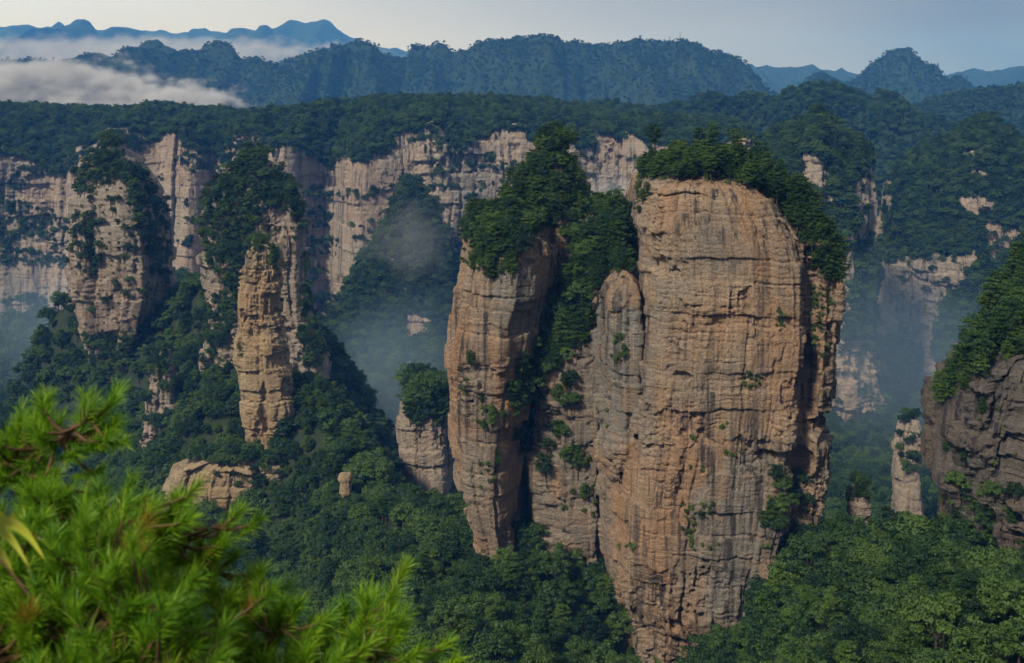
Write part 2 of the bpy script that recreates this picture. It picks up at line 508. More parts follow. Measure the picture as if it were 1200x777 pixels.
# tall main column, right of centre
MAIN_SEC = [(-1, 0.2), (-1.0, -0.5), (-0.93, -0.86), (-0.6, -0.95), (0.0, -1.0), (0.44, -0.98), (0.50, -0.93), (0.53, -0.84),
            (0.60, -0.82), (0.74, -0.88), (0.93, -0.80), (1, -0.45), (1.0, 0.6), (0.6, 1), (-0.5, 1), (-0.95, 0.7)]
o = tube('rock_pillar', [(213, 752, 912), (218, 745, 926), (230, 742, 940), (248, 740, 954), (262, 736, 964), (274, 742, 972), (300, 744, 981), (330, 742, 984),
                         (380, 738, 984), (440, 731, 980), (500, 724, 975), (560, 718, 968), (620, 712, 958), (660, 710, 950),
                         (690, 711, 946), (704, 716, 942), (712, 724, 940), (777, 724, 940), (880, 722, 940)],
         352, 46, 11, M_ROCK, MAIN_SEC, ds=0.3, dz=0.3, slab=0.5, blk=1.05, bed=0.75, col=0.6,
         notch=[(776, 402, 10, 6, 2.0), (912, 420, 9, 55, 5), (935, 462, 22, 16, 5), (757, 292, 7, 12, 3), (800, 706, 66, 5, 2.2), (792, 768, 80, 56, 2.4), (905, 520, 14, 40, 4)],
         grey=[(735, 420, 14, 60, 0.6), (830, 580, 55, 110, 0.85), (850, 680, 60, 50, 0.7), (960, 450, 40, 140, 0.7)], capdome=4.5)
tag(o, 'tallest and widest orange sandstone pillar, crowned with pines, right of centre', 'rock pillar')
STONE['main'] = o
LEFT_SEC = [(-1, 0.2), (-0.98, -0.3), (-0.86, -0.75), (-0.5, -0.95), (0.1, -1.0), (0.5, -0.85), (0.8, -0.6), (1, -0.1), (0.9, 0.6), (0.4, 1), (-0.5, 1), (-0.9, 0.8)]
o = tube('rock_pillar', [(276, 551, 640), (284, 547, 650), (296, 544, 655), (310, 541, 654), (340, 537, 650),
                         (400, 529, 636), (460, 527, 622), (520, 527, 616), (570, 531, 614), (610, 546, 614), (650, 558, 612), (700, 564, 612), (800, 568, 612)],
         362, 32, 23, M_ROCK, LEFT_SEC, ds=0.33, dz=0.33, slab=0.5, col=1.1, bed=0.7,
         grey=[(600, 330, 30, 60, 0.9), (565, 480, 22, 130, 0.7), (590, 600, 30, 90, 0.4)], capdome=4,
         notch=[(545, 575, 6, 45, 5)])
tag(o, 'narrower orange pillar with wooded stepped top, left of the tallest pillar', 'rock pillar')
STONE['left'] = o
o = tube('rock_pillar', [(184, 632, 664), (192, 618, 674), (205, 606, 680), (222, 594, 684), (245, 586, 688), (280, 584, 690), (340, 590, 690), (460, 600, 690), (720, 602, 690)],
         384, 18, 25, M_ROCK, BOX, ds=0.45, dz=0.4, slab=0.45, capdome=4)
tag(o, 'set-back rock knob under dense pines, highest point of the narrower orange pillar', 'rock knob')
STONE['head'] = o
# grey buttress in the gully between them
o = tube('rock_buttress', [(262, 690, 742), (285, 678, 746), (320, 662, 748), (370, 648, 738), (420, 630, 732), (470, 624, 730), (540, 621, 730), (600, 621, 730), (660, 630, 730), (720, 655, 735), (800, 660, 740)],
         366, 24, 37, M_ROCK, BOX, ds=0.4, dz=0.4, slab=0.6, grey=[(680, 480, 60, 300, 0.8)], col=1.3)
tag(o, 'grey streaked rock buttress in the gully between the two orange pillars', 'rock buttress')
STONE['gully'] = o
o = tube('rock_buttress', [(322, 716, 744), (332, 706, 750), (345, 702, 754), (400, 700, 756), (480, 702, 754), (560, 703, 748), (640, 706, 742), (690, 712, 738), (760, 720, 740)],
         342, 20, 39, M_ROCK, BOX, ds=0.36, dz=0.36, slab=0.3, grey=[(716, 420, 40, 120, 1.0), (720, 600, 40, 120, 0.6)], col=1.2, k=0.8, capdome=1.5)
tag(o, 'grey rock shoulder bonded to the left edge of the tallest orange pillar', 'rock buttress')
STONE['shoulder'] = o
# slender layered column, left
o = tube('rock_pillar', [(290, 292, 320), (298, 284, 327), (318, 282, 330), (345, 276, 331), (380, 274, 330), (392, 275, 333), (395, 271, 336), (430, 271, 340), (448, 276, 342), (470, 279, 344),
                         (500, 285, 345), (520, 286, 346), (560, 286, 348), (640, 284, 350)],
         505, 13, 41, M_ROCK2, BOX, ds=0.4, dz=0.36, slab=0.35, col=0.55, bed=1.35, blk=0.9, k=0.9, capdome=2, bexp=0.8,
         notch=[(317, 470, 5, 30, 2.5), (309, 505, 4, 20, 2), (333, 372, 5, 22, 2)])
tag(o, 'slender tan column of stacked layers with a shrubby cap, left half', 'rock pillar')
STONE['thin'] = o
o = tube('rock_shelf', [(543, 215, 340), (550, 196, 348), (570, 186, 350), (620, 178, 354), (720, 170, 358)], 494, 15, 47, M_ROCK2, BOX, ds=0.45, dz=0.38, slab=0.35, col=0.7, bed=1.2, k=0.9, capdome=3)
tag(o, 'broad tan rock shelf with layered face carrying the slender column', 'rock shelf')
STONE['shelf'] = o
o = tube('rock_outcrop', [(414, 184, 200), (425, 181, 203), (460, 175, 208), (490, 168, 212), (520, 162, 214), (600, 156, 220)], 615, 10, 49, M_ROCK3, BOX, ds=0.6, dz=0.5, slab=0.35, capdome=1)
tag(o, 'pale rib of bare rock breaking the wooded slope left of the slender column', 'rock outcrop')
STONE['rib'] = o
# wide pillar behind it
o = tube('rock_pillar', [(192, 275, 315), (205, 252, 335), (225, 238, 350), (250, 232, 358), (280, 230, 361), (330, 231, 361), (365, 240, 362), (400, 236, 380), (430, 232, 390), (520, 225, 395), (640, 220, 400)],
         640, 30, 53, M_ROCK3, BOX, ds=0.65, dz=0.6, k=1.15, slab=0.45, capdome=4)
tag(o, 'broad pillar with a domed wooded top behind the slender layered column', 'rock pillar')
STONE['broad'] = o
# left pillar
o = tube('rock_pillar', [(176, 112, 142), (188, 92, 160), (205, 84, 172), (225, 79, 182), (250, 76, 193), (300, 74, 197), (340, 82, 196), (380, 88, 185), (410, 98, 172), (470, 100, 165), (560, 98, 165), (650, 90, 180)],
         690, 30, 67, M_ROCK3, BOX, ds=0.65, dz=0.6, k=1.15, slab=0.4, col=1.3, capdome=4, notch=[(127, 330, 5, 70, 6)])
tag(o, 'leftmost pillar, cleft down the middle, shrubs hanging over its ledges', 'rock pillar')
STONE['west'] = o
o = tube('rock_pillar', [(470, 480, 520), (478, 470, 524), (500, 466, 527), (560, 472, 526), (640, 470, 530)], 520, 14, 71, M_ROCK3, BOX, ds=0.6, dz=0.5, slab=0.4, capdome=1)
tag(o, 'small wooded rock stub in misty valley against the left orange pillar', 'rock pillar')
STONE['stub'] = o
o = tube('rock_pillar', [(556, 397, 411), (562, 395, 413), (566, 398, 411), (585, 396, 412), (630, 394, 412)], 430, 3, 73, M_ROCK2, BOX, ds=0.35, dz=0.35, slab=0.3, capdome=0.3, k=0.6)
tag(o, 'tiny square rock needle in the wooded slope below the slender column', 'rock pillar')
STONE['needle'] = o
# right dark crag
CRAG = [(-1, 0.1), (-0.97, -0.4), (-0.8, -0.62), (-0.62, -0.66), (-0.58, -0.9), (-0.2, -1), (0.8, -0.9), (1, 0), (0.7, 1), (-0.7, 1), (-0.95, 0.5)]
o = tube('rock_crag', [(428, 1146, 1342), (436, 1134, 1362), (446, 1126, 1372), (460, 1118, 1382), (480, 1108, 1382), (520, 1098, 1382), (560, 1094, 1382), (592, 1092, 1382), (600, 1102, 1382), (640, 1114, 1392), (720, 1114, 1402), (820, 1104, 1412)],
         265, 26, 83, M_SHADE_TINT, CRAG, ds=0.3, dz=0.3, slab=0.15, bexp=0.6, capdome=1.5, amp=1.25, col=1.6, bed=1.2, k=0.8, notch=[(1092, 592, 18, 6, 2.5), (1130, 560, 10, 40, 2)])
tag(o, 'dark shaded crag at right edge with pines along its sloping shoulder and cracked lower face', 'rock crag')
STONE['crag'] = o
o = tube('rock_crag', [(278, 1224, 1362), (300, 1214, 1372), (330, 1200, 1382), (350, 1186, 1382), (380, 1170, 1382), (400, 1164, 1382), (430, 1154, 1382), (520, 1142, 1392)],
         288, 26, 85, M_SHADE_TINT, BOX, ds=0.4, dz=0.4, slab=0.3, capdome=4, k=0.9)
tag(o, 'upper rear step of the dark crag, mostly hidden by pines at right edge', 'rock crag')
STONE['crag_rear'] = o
o = tube('rock_pillar', [(574, 997, 1018), (580, 993, 1021), (600, 992, 1020), (620, 998, 1018), (660, 998, 1018)], 338, 4, 87, M_ROCK3, BOX, ds=0.4, dz=0.35, slab=0.3, k=0.7, capdome=0.8)
tag(o, 'short pale stump with tufted top in the gap beside the dark crag', 'rock pillar')
STONE['stump'] = o
o = tube('rock_pillar', [(492, 1058, 1078), (500, 1055, 1080), (560, 1046, 1082), (600, 1048, 1084), (680, 1040, 1090)], 680, 12, 89, M_ROCK3, BOX, ds=0.7, dz=0.7, slab=0.3, capdome=1)
tag(o, 'pale hazy needle beyond the gap, just left of the dark crag', 'rock pillar')
STONE['pale'] = o
# right-hand mountains
o = tube('mountain', [(142, 950, 972), (152, 918, 998), (170, 898, 1018), (195, 884, 1034), (230, 876, 1036), (262, 872, 1034), (300, 870, 1022), (340, 868, 1018), (400, 862, 1022), (440, 860, 1036), (490, 855, 1046), (560, 840, 1060), (680, 830, 1080)],
         940, 75, 97, M_ROCK3, BOX, ds=1.1, dz=1.0, k=2.0, slab=0.5, capdome=6)
o['kind'] = 'structure'
STONE['dome'] = o
o = tube('mountain', [(150, 1146, 1178), (162, 1120, 1200), (180, 1080, 1225), (205, 1050, 1255), (240, 1036, 1290), (300, 1030, 1330), (400, 1028, 1380), (480, 1015, 1400), (560, 1000, 1420), (700, 980, 1440)],
         1120, 110, 101, M_ROCK3, BOX, ds=1.2, dz=1.1, k=2.2, slab=0.5, capdome=8)
o['kind'] = 'structure'
STONE['east'] = o


o = tube('hill', [(222, 468, 492), (236, 458, 506), (270, 447, 520), (300, 428, 532), (330, 408, 542), (370, 388, 556), (440, 372, 566), (520, 360, 575)],
         1078, 38, 103, M_ROCK3, BOX, ds=1.3, dz=1.2, k=2.0, slab=0.5, capdome=5)
o['kind'] = 'structure'
STONE['spurhill'] = o


# ------------------------------------------------------------------ the long table-mountain cliff
def cliff_wall():
    Y0 = 1120
    xs = np.arange((-420 - HX) * Y0 / F, (900 - HX) * Y0 / F, 1.15)
    px = xs * F / Y0 + HX
    top_px = [(-420, 175), (0, 178), (40, 190), (70, 180), (95, 166), (135, 158), (190, 158), (215, 180), (250, 180), (262, 160), (290, 150), (330, 158), (352, 172), (395, 195), (420, 190), (440, 165), (470, 155), (510, 150), (540, 160), (565, 168),
              (600, 155), (640, 148), (665, 165), (690, 156), (735, 160), (780, 166), (900, 170)]
    crest_px = [(-420, 116), (0, 121), (60, 122), (115, 117), (150, 123), (240, 125), (300, 124), (340, 116), (420, 111), (500, 110), (560, 109), (640, 114), (700, 121), (760, 128), (900, 136)]
    f = lambda pts: np.interp(px, *np.array(pts).T)
    zt = (HY - f(top_px)) * Y0 / F + 9 * fbm(xs / 30, 0 * xs, 0, 5, 4) + 16 * (hsh(cells(xs + 6 * vnoise(xs / 9, 0, 0, 3), 21, 8)[0], 0, 0, 9) - 0.6)
    zc = (HY - f(crest_px) - 0) * (Y0 + 230) / F - 9
    zb = np.full_like(xs, -300.0)
    # plan relief: buttresses and recesses
    yo = 34 * fbm(xs / 150, xs * 0, 0, 201, 3) + 12 * vnoise(xs / 40, 0, 0, 207)
    for cpx, wd, dp in ((150, 30, 40), (375, 26, 45), (30, 40, 25), (660, 30, -10), (230, 14, 30)):
        yo = yo + dp * np.exp(-((px - cpx) / wd) ** 2)
    H = int(300 / 1.1)
    tv = np.linspace(0, 1, H)
    Z = zb[None] + (zt - zb)[None] * tv[:, None]
    S = np.repeat(xs[None], H, 0)
    D = rock(S.ravel(), Z.ravel(), 211, 2.4, 0.55, 1.1, 0.7, 0.9).reshape(S.shape)
    Yw = Y0 + yo[None] - D + (Z - zb[None]) * 0.10
    Vs = [np.stack([S, Yw, Z], -1)]
    # wooded slope above, plateau, back
    nt_ = 60
    for i in range(1, nt_):
        t = i / (nt_ - 1)
        y = Y0 + yo + (zt - zb) * 0.10 + 190 * t + 2
        z = zt + (zc - zt) * (1 - (1 - t) ** 1.7) + 7 * fbm(xs / 45, np.full_like(xs, t * 4), 0, 221, 3) * (1 - t * 0.5)
        Vs.append(np.stack([xs, y - D[-1] * (1 - t), z], -1)[None])
    for dy, dzz in ((420, -6), (700, -20), (760, -200), (800, -420)):
        Vs.append(np.stack([xs, np.full_like(xs, Y0 + dy) + yo, zc + dzz], -1)[None])
    V = np.concatenate(Vs, 0)
    o = mesh_np('cliff', V.reshape(-1, 3), grid_faces(V.shape[0], V.shape[1]), [M_ROCK3, M_SOIL],
                fmat=np.repeat((np.arange(V.shape[0] - 1) >= H + 1).astype(int), V.shape[1] - 1))
    o['kind'] = 'structure'
    return o, V[H + 2:H + nt_].reshape(-1, 3), V[:H]


CLIFF, CLIFF_TOP, CLIFF_FACE = cliff_wall()


# ------------------------------------------------------------------ ridges
def ridge(name, crest, Y, seed, back=0.55, front=0.55, span=None, rough=1.0, step=None, base=-420, mat=M_HILL, cliffs=(), ins=0.0):
    step = step or Y * 0.0012
    c = np.array(crest, float)
    xs = np.arange((c[0, 0] - HX) * Y / F, (c[-1, 0] - HX) * Y / F, step)
    px = xs * F / Y + HX
    zc = (HY - np.interp(px, c[:, 0], c[:, 1])) * Y / F - ins
    span = span or 0.2 * Y
    vs = np.concatenate([-(np.linspace(0, 1, 110)[::-1] ** 1.25)[:-1], np.linspace(0, 1, 24) ** 1.25]) * span
    S = np.repeat(xs[None], len(vs), 0); T = np.repeat(vs[:, None], len(xs), 1)
    wob = span * 0.10 * fbm(S / (span * .5), T * 0 + 3, 0, seed, 3)
    fall = np.where(T < 0, front, back) * np.abs(T)
    sp = np.abs(fbm(S / (span * .35), T / (span * 1.1), 0, seed + 3, 4)) * 2 - 0.5
    w = np.clip(np.abs(T) / (span * .25), 0, 1)
    Z = zc[None] - fall + span * 0.16 * sp * w * rough + Y * 0.002 * fbm(S / (Y * .008), T / (Y * .008), 0, seed + 9, 4)
    for (cp, wd, dep) in cliffs:
        k = np.exp(-((px - cp) / wd) ** 4)[None]
        Z = Z - k * dep * Y / F * sstep(0.006 * Y, 0.012 * Y, -T)
    Z = np.maximum(Z, base)
    V = np.stack([S, Y + T + wob, Z], -1)
    o = mesh_np(name, V.reshape(-1, 3), grid_faces(len(vs), len(xs)), mat)
    o['kind'] = 'structure'
    return o, V


RIDGES = {}
RIDGES['near'] = ridge('ridge', [(600, 140), (690, 122), (720, 122), (765, 130), (805, 122), (822, 114), (832, 110), (842, 116), (866, 118), (872, 111), (886, 114), (905, 117), (925, 108), (955, 101), (975, 101), (998, 106), (1008, 112), (1014, 124),
                                (1022, 116), (1034, 110), (1042, 115), (1050, 126), (1058, 137), (1080, 138), (1098, 136), (1106, 150), (1112, 175), (1180, 200)], 1650, 301, span=330, front=0.62, base=-260)
RIDGES['farright'] = ridge('ridge', [(1000, 145), (1040, 136), (1080, 124), (1110, 112), (1150, 105), (1200, 101), (1260, 96), (1400, 96)], 2300, 311, front=0.3)
RIDGES['long'] = ridge('mountain', [(-300, 80), (-120, 76), (0, 71), (30, 68), (60, 72), (80, 72), (100, 67), (118, 66), (130, 73), (142, 72), (165, 64), (182, 61), (200, 66), (208, 63), (220, 58), (232, 60), (240, 53), (256, 50), (268, 51), (276, 60), (283, 68), (292, 68), (302, 67), (322, 75), (340, 71), (362, 61),
                                    (385, 58), (388, 53), (396, 52), (402, 58), (408, 53), (420, 54), (440, 53), (445, 63), (462, 66), (475, 69), (480, 55), (492, 52), (498, 56), (513, 48), (524, 54), (530, 60), (544, 60), (560, 51), (580, 47), (596, 48), (604, 44), (620, 45), (642, 42), (655, 44), (660, 51), (676, 49), (692, 52), (715, 53), (735, 48), (750, 46), (775, 50), (800, 49), (815, 53), (830, 61), (842, 62), (852, 66),
                                    (865, 70), (875, 79), (885, 92), (897, 107), (930, 118), (1000, 130)], 3600, 321, span=900, front=0.5, rough=1.2, cliffs=((258, 14, 12), (393, 6, 14), (424, 18, 14), (497, 22, 10), (628, 28, 8)))
RIDGES['sugarloaf'] = ridge('hill', [(900, 125), (932, 106), (948, 93), (958, 86), (966, 86), (976, 93), (988, 99), (1002, 95), (1016, 84), (1034, 72), (1046, 61), (1055, 58), (1066, 58), (1073, 67), (1079, 73), (1092, 77), (1098, 81), (1102, 92), (1110, 94), (1118, 89), (1124, 91), (1132, 98), (1150, 108), (1200, 120)], 3900, 331, span=620, front=0.6, cliffs=((1060, 30, 6),))
RIDGES['pale_right'] = ridge('hill', [(820, 92), (880, 79), (905, 77), (930, 79), (950, 76), (957, 80), (975, 83), (982, 81), (995, 86), (1012, 88), (1060, 92), (1100, 91), (1122, 84), (1142, 80), (1150, 84), (1170, 83), (1186, 78), (1200, 79), (1300, 74)], 7000, 341, span=1400, front=0.25)
RIDGES['pale_left'] = ridge('mountain', [(-400, 38), (-60, 36), (0, 33), (30, 33), (50, 35), (80, 37), (105, 35), (130, 33), (155, 36), (185, 35), (205, 38), (230, 33), (252, 36), (278, 42), (305, 42), (330, 38), (345, 36), (360, 41), (375, 43), (400, 39), (416, 46), (440, 54), (470, 60), (520, 70), (700, 85), (850, 95)], 10500, 351, span=2400, front=0.2, rough=1.3)
for k_ in RIDGES: RIDGES[k_][0].visible_shadow = True


# ------------------------------------------------------------------ valley ground (thin-plate surface through surveyed points)
def tps_fit(pts, vals, lam=0.5):
    n = len(pts); s = 100.0
    p = pts / s
    d2 = ((p[:, None] - p[None]) ** 2).sum(-1)
    K = 0.5 * d2 * np.log(d2 + 1e-12)
    A = np.zeros((n + 3, n + 3)); A[:n, :n] = K + lam * np.eye(n)
    A[:n, n] = 1; A[:n, n + 1:] = p; A[n:, :n] = A[:n, n:].T
    w = np.linalg.solve(A, np.concatenate([vals, np.zeros(3)]))

    def ev(q):
        q = q / s; out = np.empty(len(q))
        for a in range(0, len(q), 20000):
            b = q[a:a + 20000]
            d = ((b[:, None] - p[None]) ** 2).sum(-1)
            out[a:a + 20000] = (0.5 * d * np.log(d + 1e-12)) @ w[:n] + w[n] + b @ w[n + 1:]
        return out
    return ev


CAN = 5.0   # canopy height above the ground at which these points were read
ctrl = [  # (px, py, Y) canopy points
    # lower right bowl
    (815, 950, 215), (850, 900, 215), (905, 825, 200), (930, 777, 185), (1000, 777, 165), (1100, 790, 150), (1200, 795, 140), (1300, 790, 140),
    (912, 725, 245), (862, 880, 250), (950, 715, 225), (1040, 705, 205), (1130, 728, 195), (1220, 722, 185),
    (905, 660, 290), (940, 640, 285), (1000, 665, 265), (1060, 665, 255), (1130, 690, 240), (1220, 690, 220),
    (920, 612, 325), (965, 625, 330), (1010, 655, 320), (1050, 660, 310), (1085, 640, 300),
    (1000, 760, 430), (1080, 760, 430), (950, 720, 450), (1150, 700, 430),
    # foot of the main pillar
    (790, 800, 270), (790, 830, 310), (715, 850, 300), (850, 840, 300), (760, 930, 230), (720, 900, 200), (850, 910, 190),
    # centre slope
    (690, 725, 318), (655, 690, 322), (610, 690, 318), (570, 690, 312), (640, 740, 285), (560, 740, 280), (480, 740, 285), (430, 740, 290),
    (620, 790, 235), (520, 790, 235), (430, 790, 240), (330, 790, 260),
    (530, 650, 335), (560, 640, 345), (545, 612, 368), (520, 590, 400), (500, 640, 350), (460, 650, 360), (410, 660, 370), (350, 680, 385), (300, 690, 400), (240, 690, 420),
    (480, 595, 405), (440, 600, 400), (400, 610, 415), (360, 600, 440), (330, 630, 430),
    (455, 575, 440), (430, 545, 460), (400, 500, 485), (375, 470, 500), (360, 440, 515), (385, 520, 470), (420, 570, 440),
    (360, 550, 480), (345, 645, 455), (290, 665, 450), (240, 670, 450), (190, 670, 450), (275, 520, 505), (240, 525, 505), (205, 525, 508), (260, 455, 525), (235, 475, 525), (210, 500, 525),
    (180, 640, 440), (120, 700, 420), (0, 720, 420), (60, 640, 500),
    # behind the left hill
    (300, 470, 570), (420, 640, 580), (470, 680, 560), (520, 700, 520), (150, 600, 560), (560, 760, 450),
    # slopes below the left pillars
    (262, 400, 620), (262, 360, 650), (220, 340, 680), (205, 345, 700), (200, 420, 660), (180, 500, 640), (140, 480, 655), (110, 450, 665), (70, 400, 690), (62, 350, 705), (45, 430, 680), (35, 480, 665), (40, 560, 640), (120, 570, 620),
    (380, 395, 650), (350, 400, 640), (395, 470, 630),
    (0, 560, 720), (-80, 560, 720), (-150, 600, 600), (10, 470, 820), (-60, 440, 850),
    # valley floor and foot of the cliff
    (440, 600, 760), (500, 570, 760), (530, 600, 700), (470, 540, 830), (510, 500, 880), (430, 500, 880), (480, 440, 940), (430, 420, 980), (520, 420, 980),
    (400, 380, 1040), (600, 400, 1060), (700, 400, 1060), (650, 480, 960), (750, 480, 960), (800, 420, 1060),
    (480, 400, 1050), (430, 410, 1060), (540, 400, 1060), (600, 420, 1110), (480, 430, 1115), (300, 390, 1115), (100, 390, 1115), (-100, 400, 1115), (750, 430, 1110), (20, 370, 1040), (0, 400, 960), (-100, 390, 1000), (-250, 400, 1000), (100, 370, 1060), (210, 330, 1080), (300, 360, 1080), (350, 380, 1060),
    # right valley
    (980, 620, 720), (1020, 600, 760), (1060, 640, 700), (1000, 560, 800), (1050, 540, 840), (1100, 540, 860), (1160, 560, 820), (1250, 560, 800), (1020, 520, 880), (900, 600, 800), (850, 560, 900),
    (1300, 620, 500), (1250, 640, 420),
]
cw = np.array([P(*c) for c in ctrl]); cw[:, 2] -= CAN
far = [(x, y, -330) for y in (1500, 2600, 4500, 9000, 16000) for x in (-9000, -3000, -1000, 0, 1000, 3000, 9000)]
near = [(x, y, z) for (x, y, z) in ((0, 3, -18), (-30, 20, -22), (30, 20, -40), (-60, 90, -90), (60, 90, -85), (0, 100, -110), (-250, 200, -190), (300, 150, -90), (-500, 300, -250), (500, 400, -200), (-900, 600, -300), (900, 600, -200), (0, -60, -4), (-100, -60, -10), (100, -60, -10), (-6000, 100, -300), (6000, 100, -300))]
allp = np.vstack([cw, far, near])
GZ = tps_fit(allp[:, :2], allp[:, 2], 0.02)
def axis(a, b, s0, lim, g=1.12):
    pos = [0.0]; s = s0
    while pos[-1] < b: 
        if pos[-1] > lim[1]: s *= g
        pos.append(pos[-1] + s)
    neg = [0.0]; s = s0
    while neg[-1] > a:
        if neg[-1] < lim[0]: s *= g
        neg.append(neg[-1] - s)
    return np.array(neg[:0:-1] + pos)
gx = axis(-9000, 9000, 5, (-620, 620)); gy = axis(-60, 11500, 5, (-50, 1150))
GX, GY = np.meshgrid(gx, gy)
q = np.stack([GX.ravel(), GY.ravel()], -1)
gz = GZ(q)
gz += (3.5 * fbm(q[:, 0] / 40, q[:, 1] / 40, 0, 401, 4)) * sstep(20, 150, q[:, 1])
gz = np.where(q[:, 1] > 1250, np.minimum(gz, -300), gz)
gz = np.maximum(gz, -420)
# hide the ground below the viewpoint
ground = mesh_np('ground', np.stack([q[:, 0], q[:, 1], gz], -1), grid_faces(len(gy), len(gx)), M_SOIL, smooth=True)
ground['kind'] = 'structure'

HAZE_ON = True
# ------------------------------------------------------------------ haze over the whole place
haze_V = np.array([(x, y, z) for z in (-425, 800) for y in (-700, 13500) for x in (-12500, 12500)], float)
haze_F = np.array([(0, 2, 3, 1), (4, 5, 7, 6), (0, 1, 5, 4), (2, 6, 7, 3), (0, 4, 6, 2), (1, 3, 7, 5)])
m_hz, nt, n, l, out = mat_new('haze_air')
pv = n.new('ShaderNodeVolumePrincipled')
pv.inputs['Color'].default_value = (0.09, 0.36, 1.0, 1)
pv.inputs['Absorption Color'].default_value = (1.0, 1.0, 1.0, 1)
pv.inputs['Density'].default_value = 0.000105
pv.inputs['Anisotropy'].default_value = 0.0
l.new(pv.outputs[0], out.inputs['Volume'])

# ------------------------------------------------------------------ trees
def quads_at(c, n, up, w, h, rng, spin=True):
    """leaf-shaped quads (diamonds) at points c with normals n"""
    N = len(c)
    a = np.cross(n, rng.normal(size=(N, 3))); a /= np.linalg.norm(a, axis=1)[:, None] + 1e-9
    b = np.cross(n, a); b /= np.linalg.norm(b, axis=1)[:, None] + 1e-9
    w = w[:, None]; h = h[:, None]
    V = np.stack([c - a * h, c + b * w + n * w * 0.25, c + a * h, c - b * w + n * w * 0.25], 1)
    return V.reshape(-1, 3), np.arange(N * 4).reshape(N, 4)


def tube_path(pts, rad, seg=6):
    pts = np.asarray(pts, float); V = []; n = len(pts)
    for i, p in enumerate(pts):
        d = pts[min(i + 1, n - 1)] - pts[max(i - 1, 0)]; d /= np.linalg.norm(d) + 1e-9
        a = np.cross(d, (0.31, 0.77, 0.55)); a /= np.linalg.norm(a) + 1e-9; b = np.cross(d, a)
        t = np.arange(seg) / seg * 2 * np.pi
        V.append(p + rad[i] * (np.cos(t)[:, None] * a + np.sin(t)[:, None] * b))
    return np.concatenate(V), grid_faces(n, seg, True)


class Parts:
    def __init__(s): s.V, s.F, s.n = [], [], 0
    def add(s, V, Fc):
        s.V.append(V); s.F.append(np.asarray(Fc) + s.n); s.n += len(V)
    def get(s): return np.concatenate(s.V), np.concatenate(s.F)


def broad_geo(seed, H=9.0, rad=4.0, clumps=34, leaves=95, leaf=0.27):
    rng = np.random.default_rng(seed)
    tr, cr = Parts(), Parts()
    lean = rng.normal(size=2) * 0.4
    tr.add(*tube_path([(0, 0, -1.5), (lean[0] * .2, lean[1] * .2, H * 0.3), (lean[0], lean[1], H * 0.62), (lean[0] * 1.3, lean[1] * 1.3, H * 0.88)], [0.26, 0.2, 0.13, 0.04]))
    cen = []
    for i in range(clumps):
        th = rng.uniform(0, 2 * np.pi); u = rng.uniform(-0.45, 1) ; rr = math.sqrt(max(0, 1 - u * u)) if u > 0 else math.sqrt(1 - (u * 1.3) ** 2)
        q = rng.uniform(0.55, 1.0) * (1 + 0.22 * math.sin(3 * th + seed))
        cen.append((math.cos(th) * rr * rad * q, math.sin(th) * rr * rad * q, H * 0.60 + u * H * 0.36 * q))
    cen = np.array(cen); cen[:, :2] += lean
    for i, c in enumerate(cen):
        if i % 3 == 0:
            tr.add(*tube_path([(lean[0] * .6, lean[1] * .6, H * 0.4), (c * 0.5 + np.array([lean[0] * .5, lean[1] * .5, H * .25])), c], [0.11, 0.07, 0.02], 5))
        r = rng.uniform(0.9, 1.65) * rad / 4
        n = rng.normal(size=(leaves, 3)); n[:, 2] = np.abs(n[:, 2]) * 0.9 - 0.25; n /= np.linalg.norm(n, axis=1)[:, None]
        p = c + n * r * rng.uniform(0.55, 1.05, (leaves, 1)) * (1, 1, 0.72)
        nn = n + rng.normal(size=(leaves, 3)) * 0.55 + (0, 0, 0.5); nn /= np.linalg.norm(nn, axis=1)[:, None]
        sz = rng.uniform(0.6, 1.25, leaves) * leaf
        cr.add(*quads_at(p, nn, None, sz * 0.62, sz, rng))
    return tr.get(), cr.get()


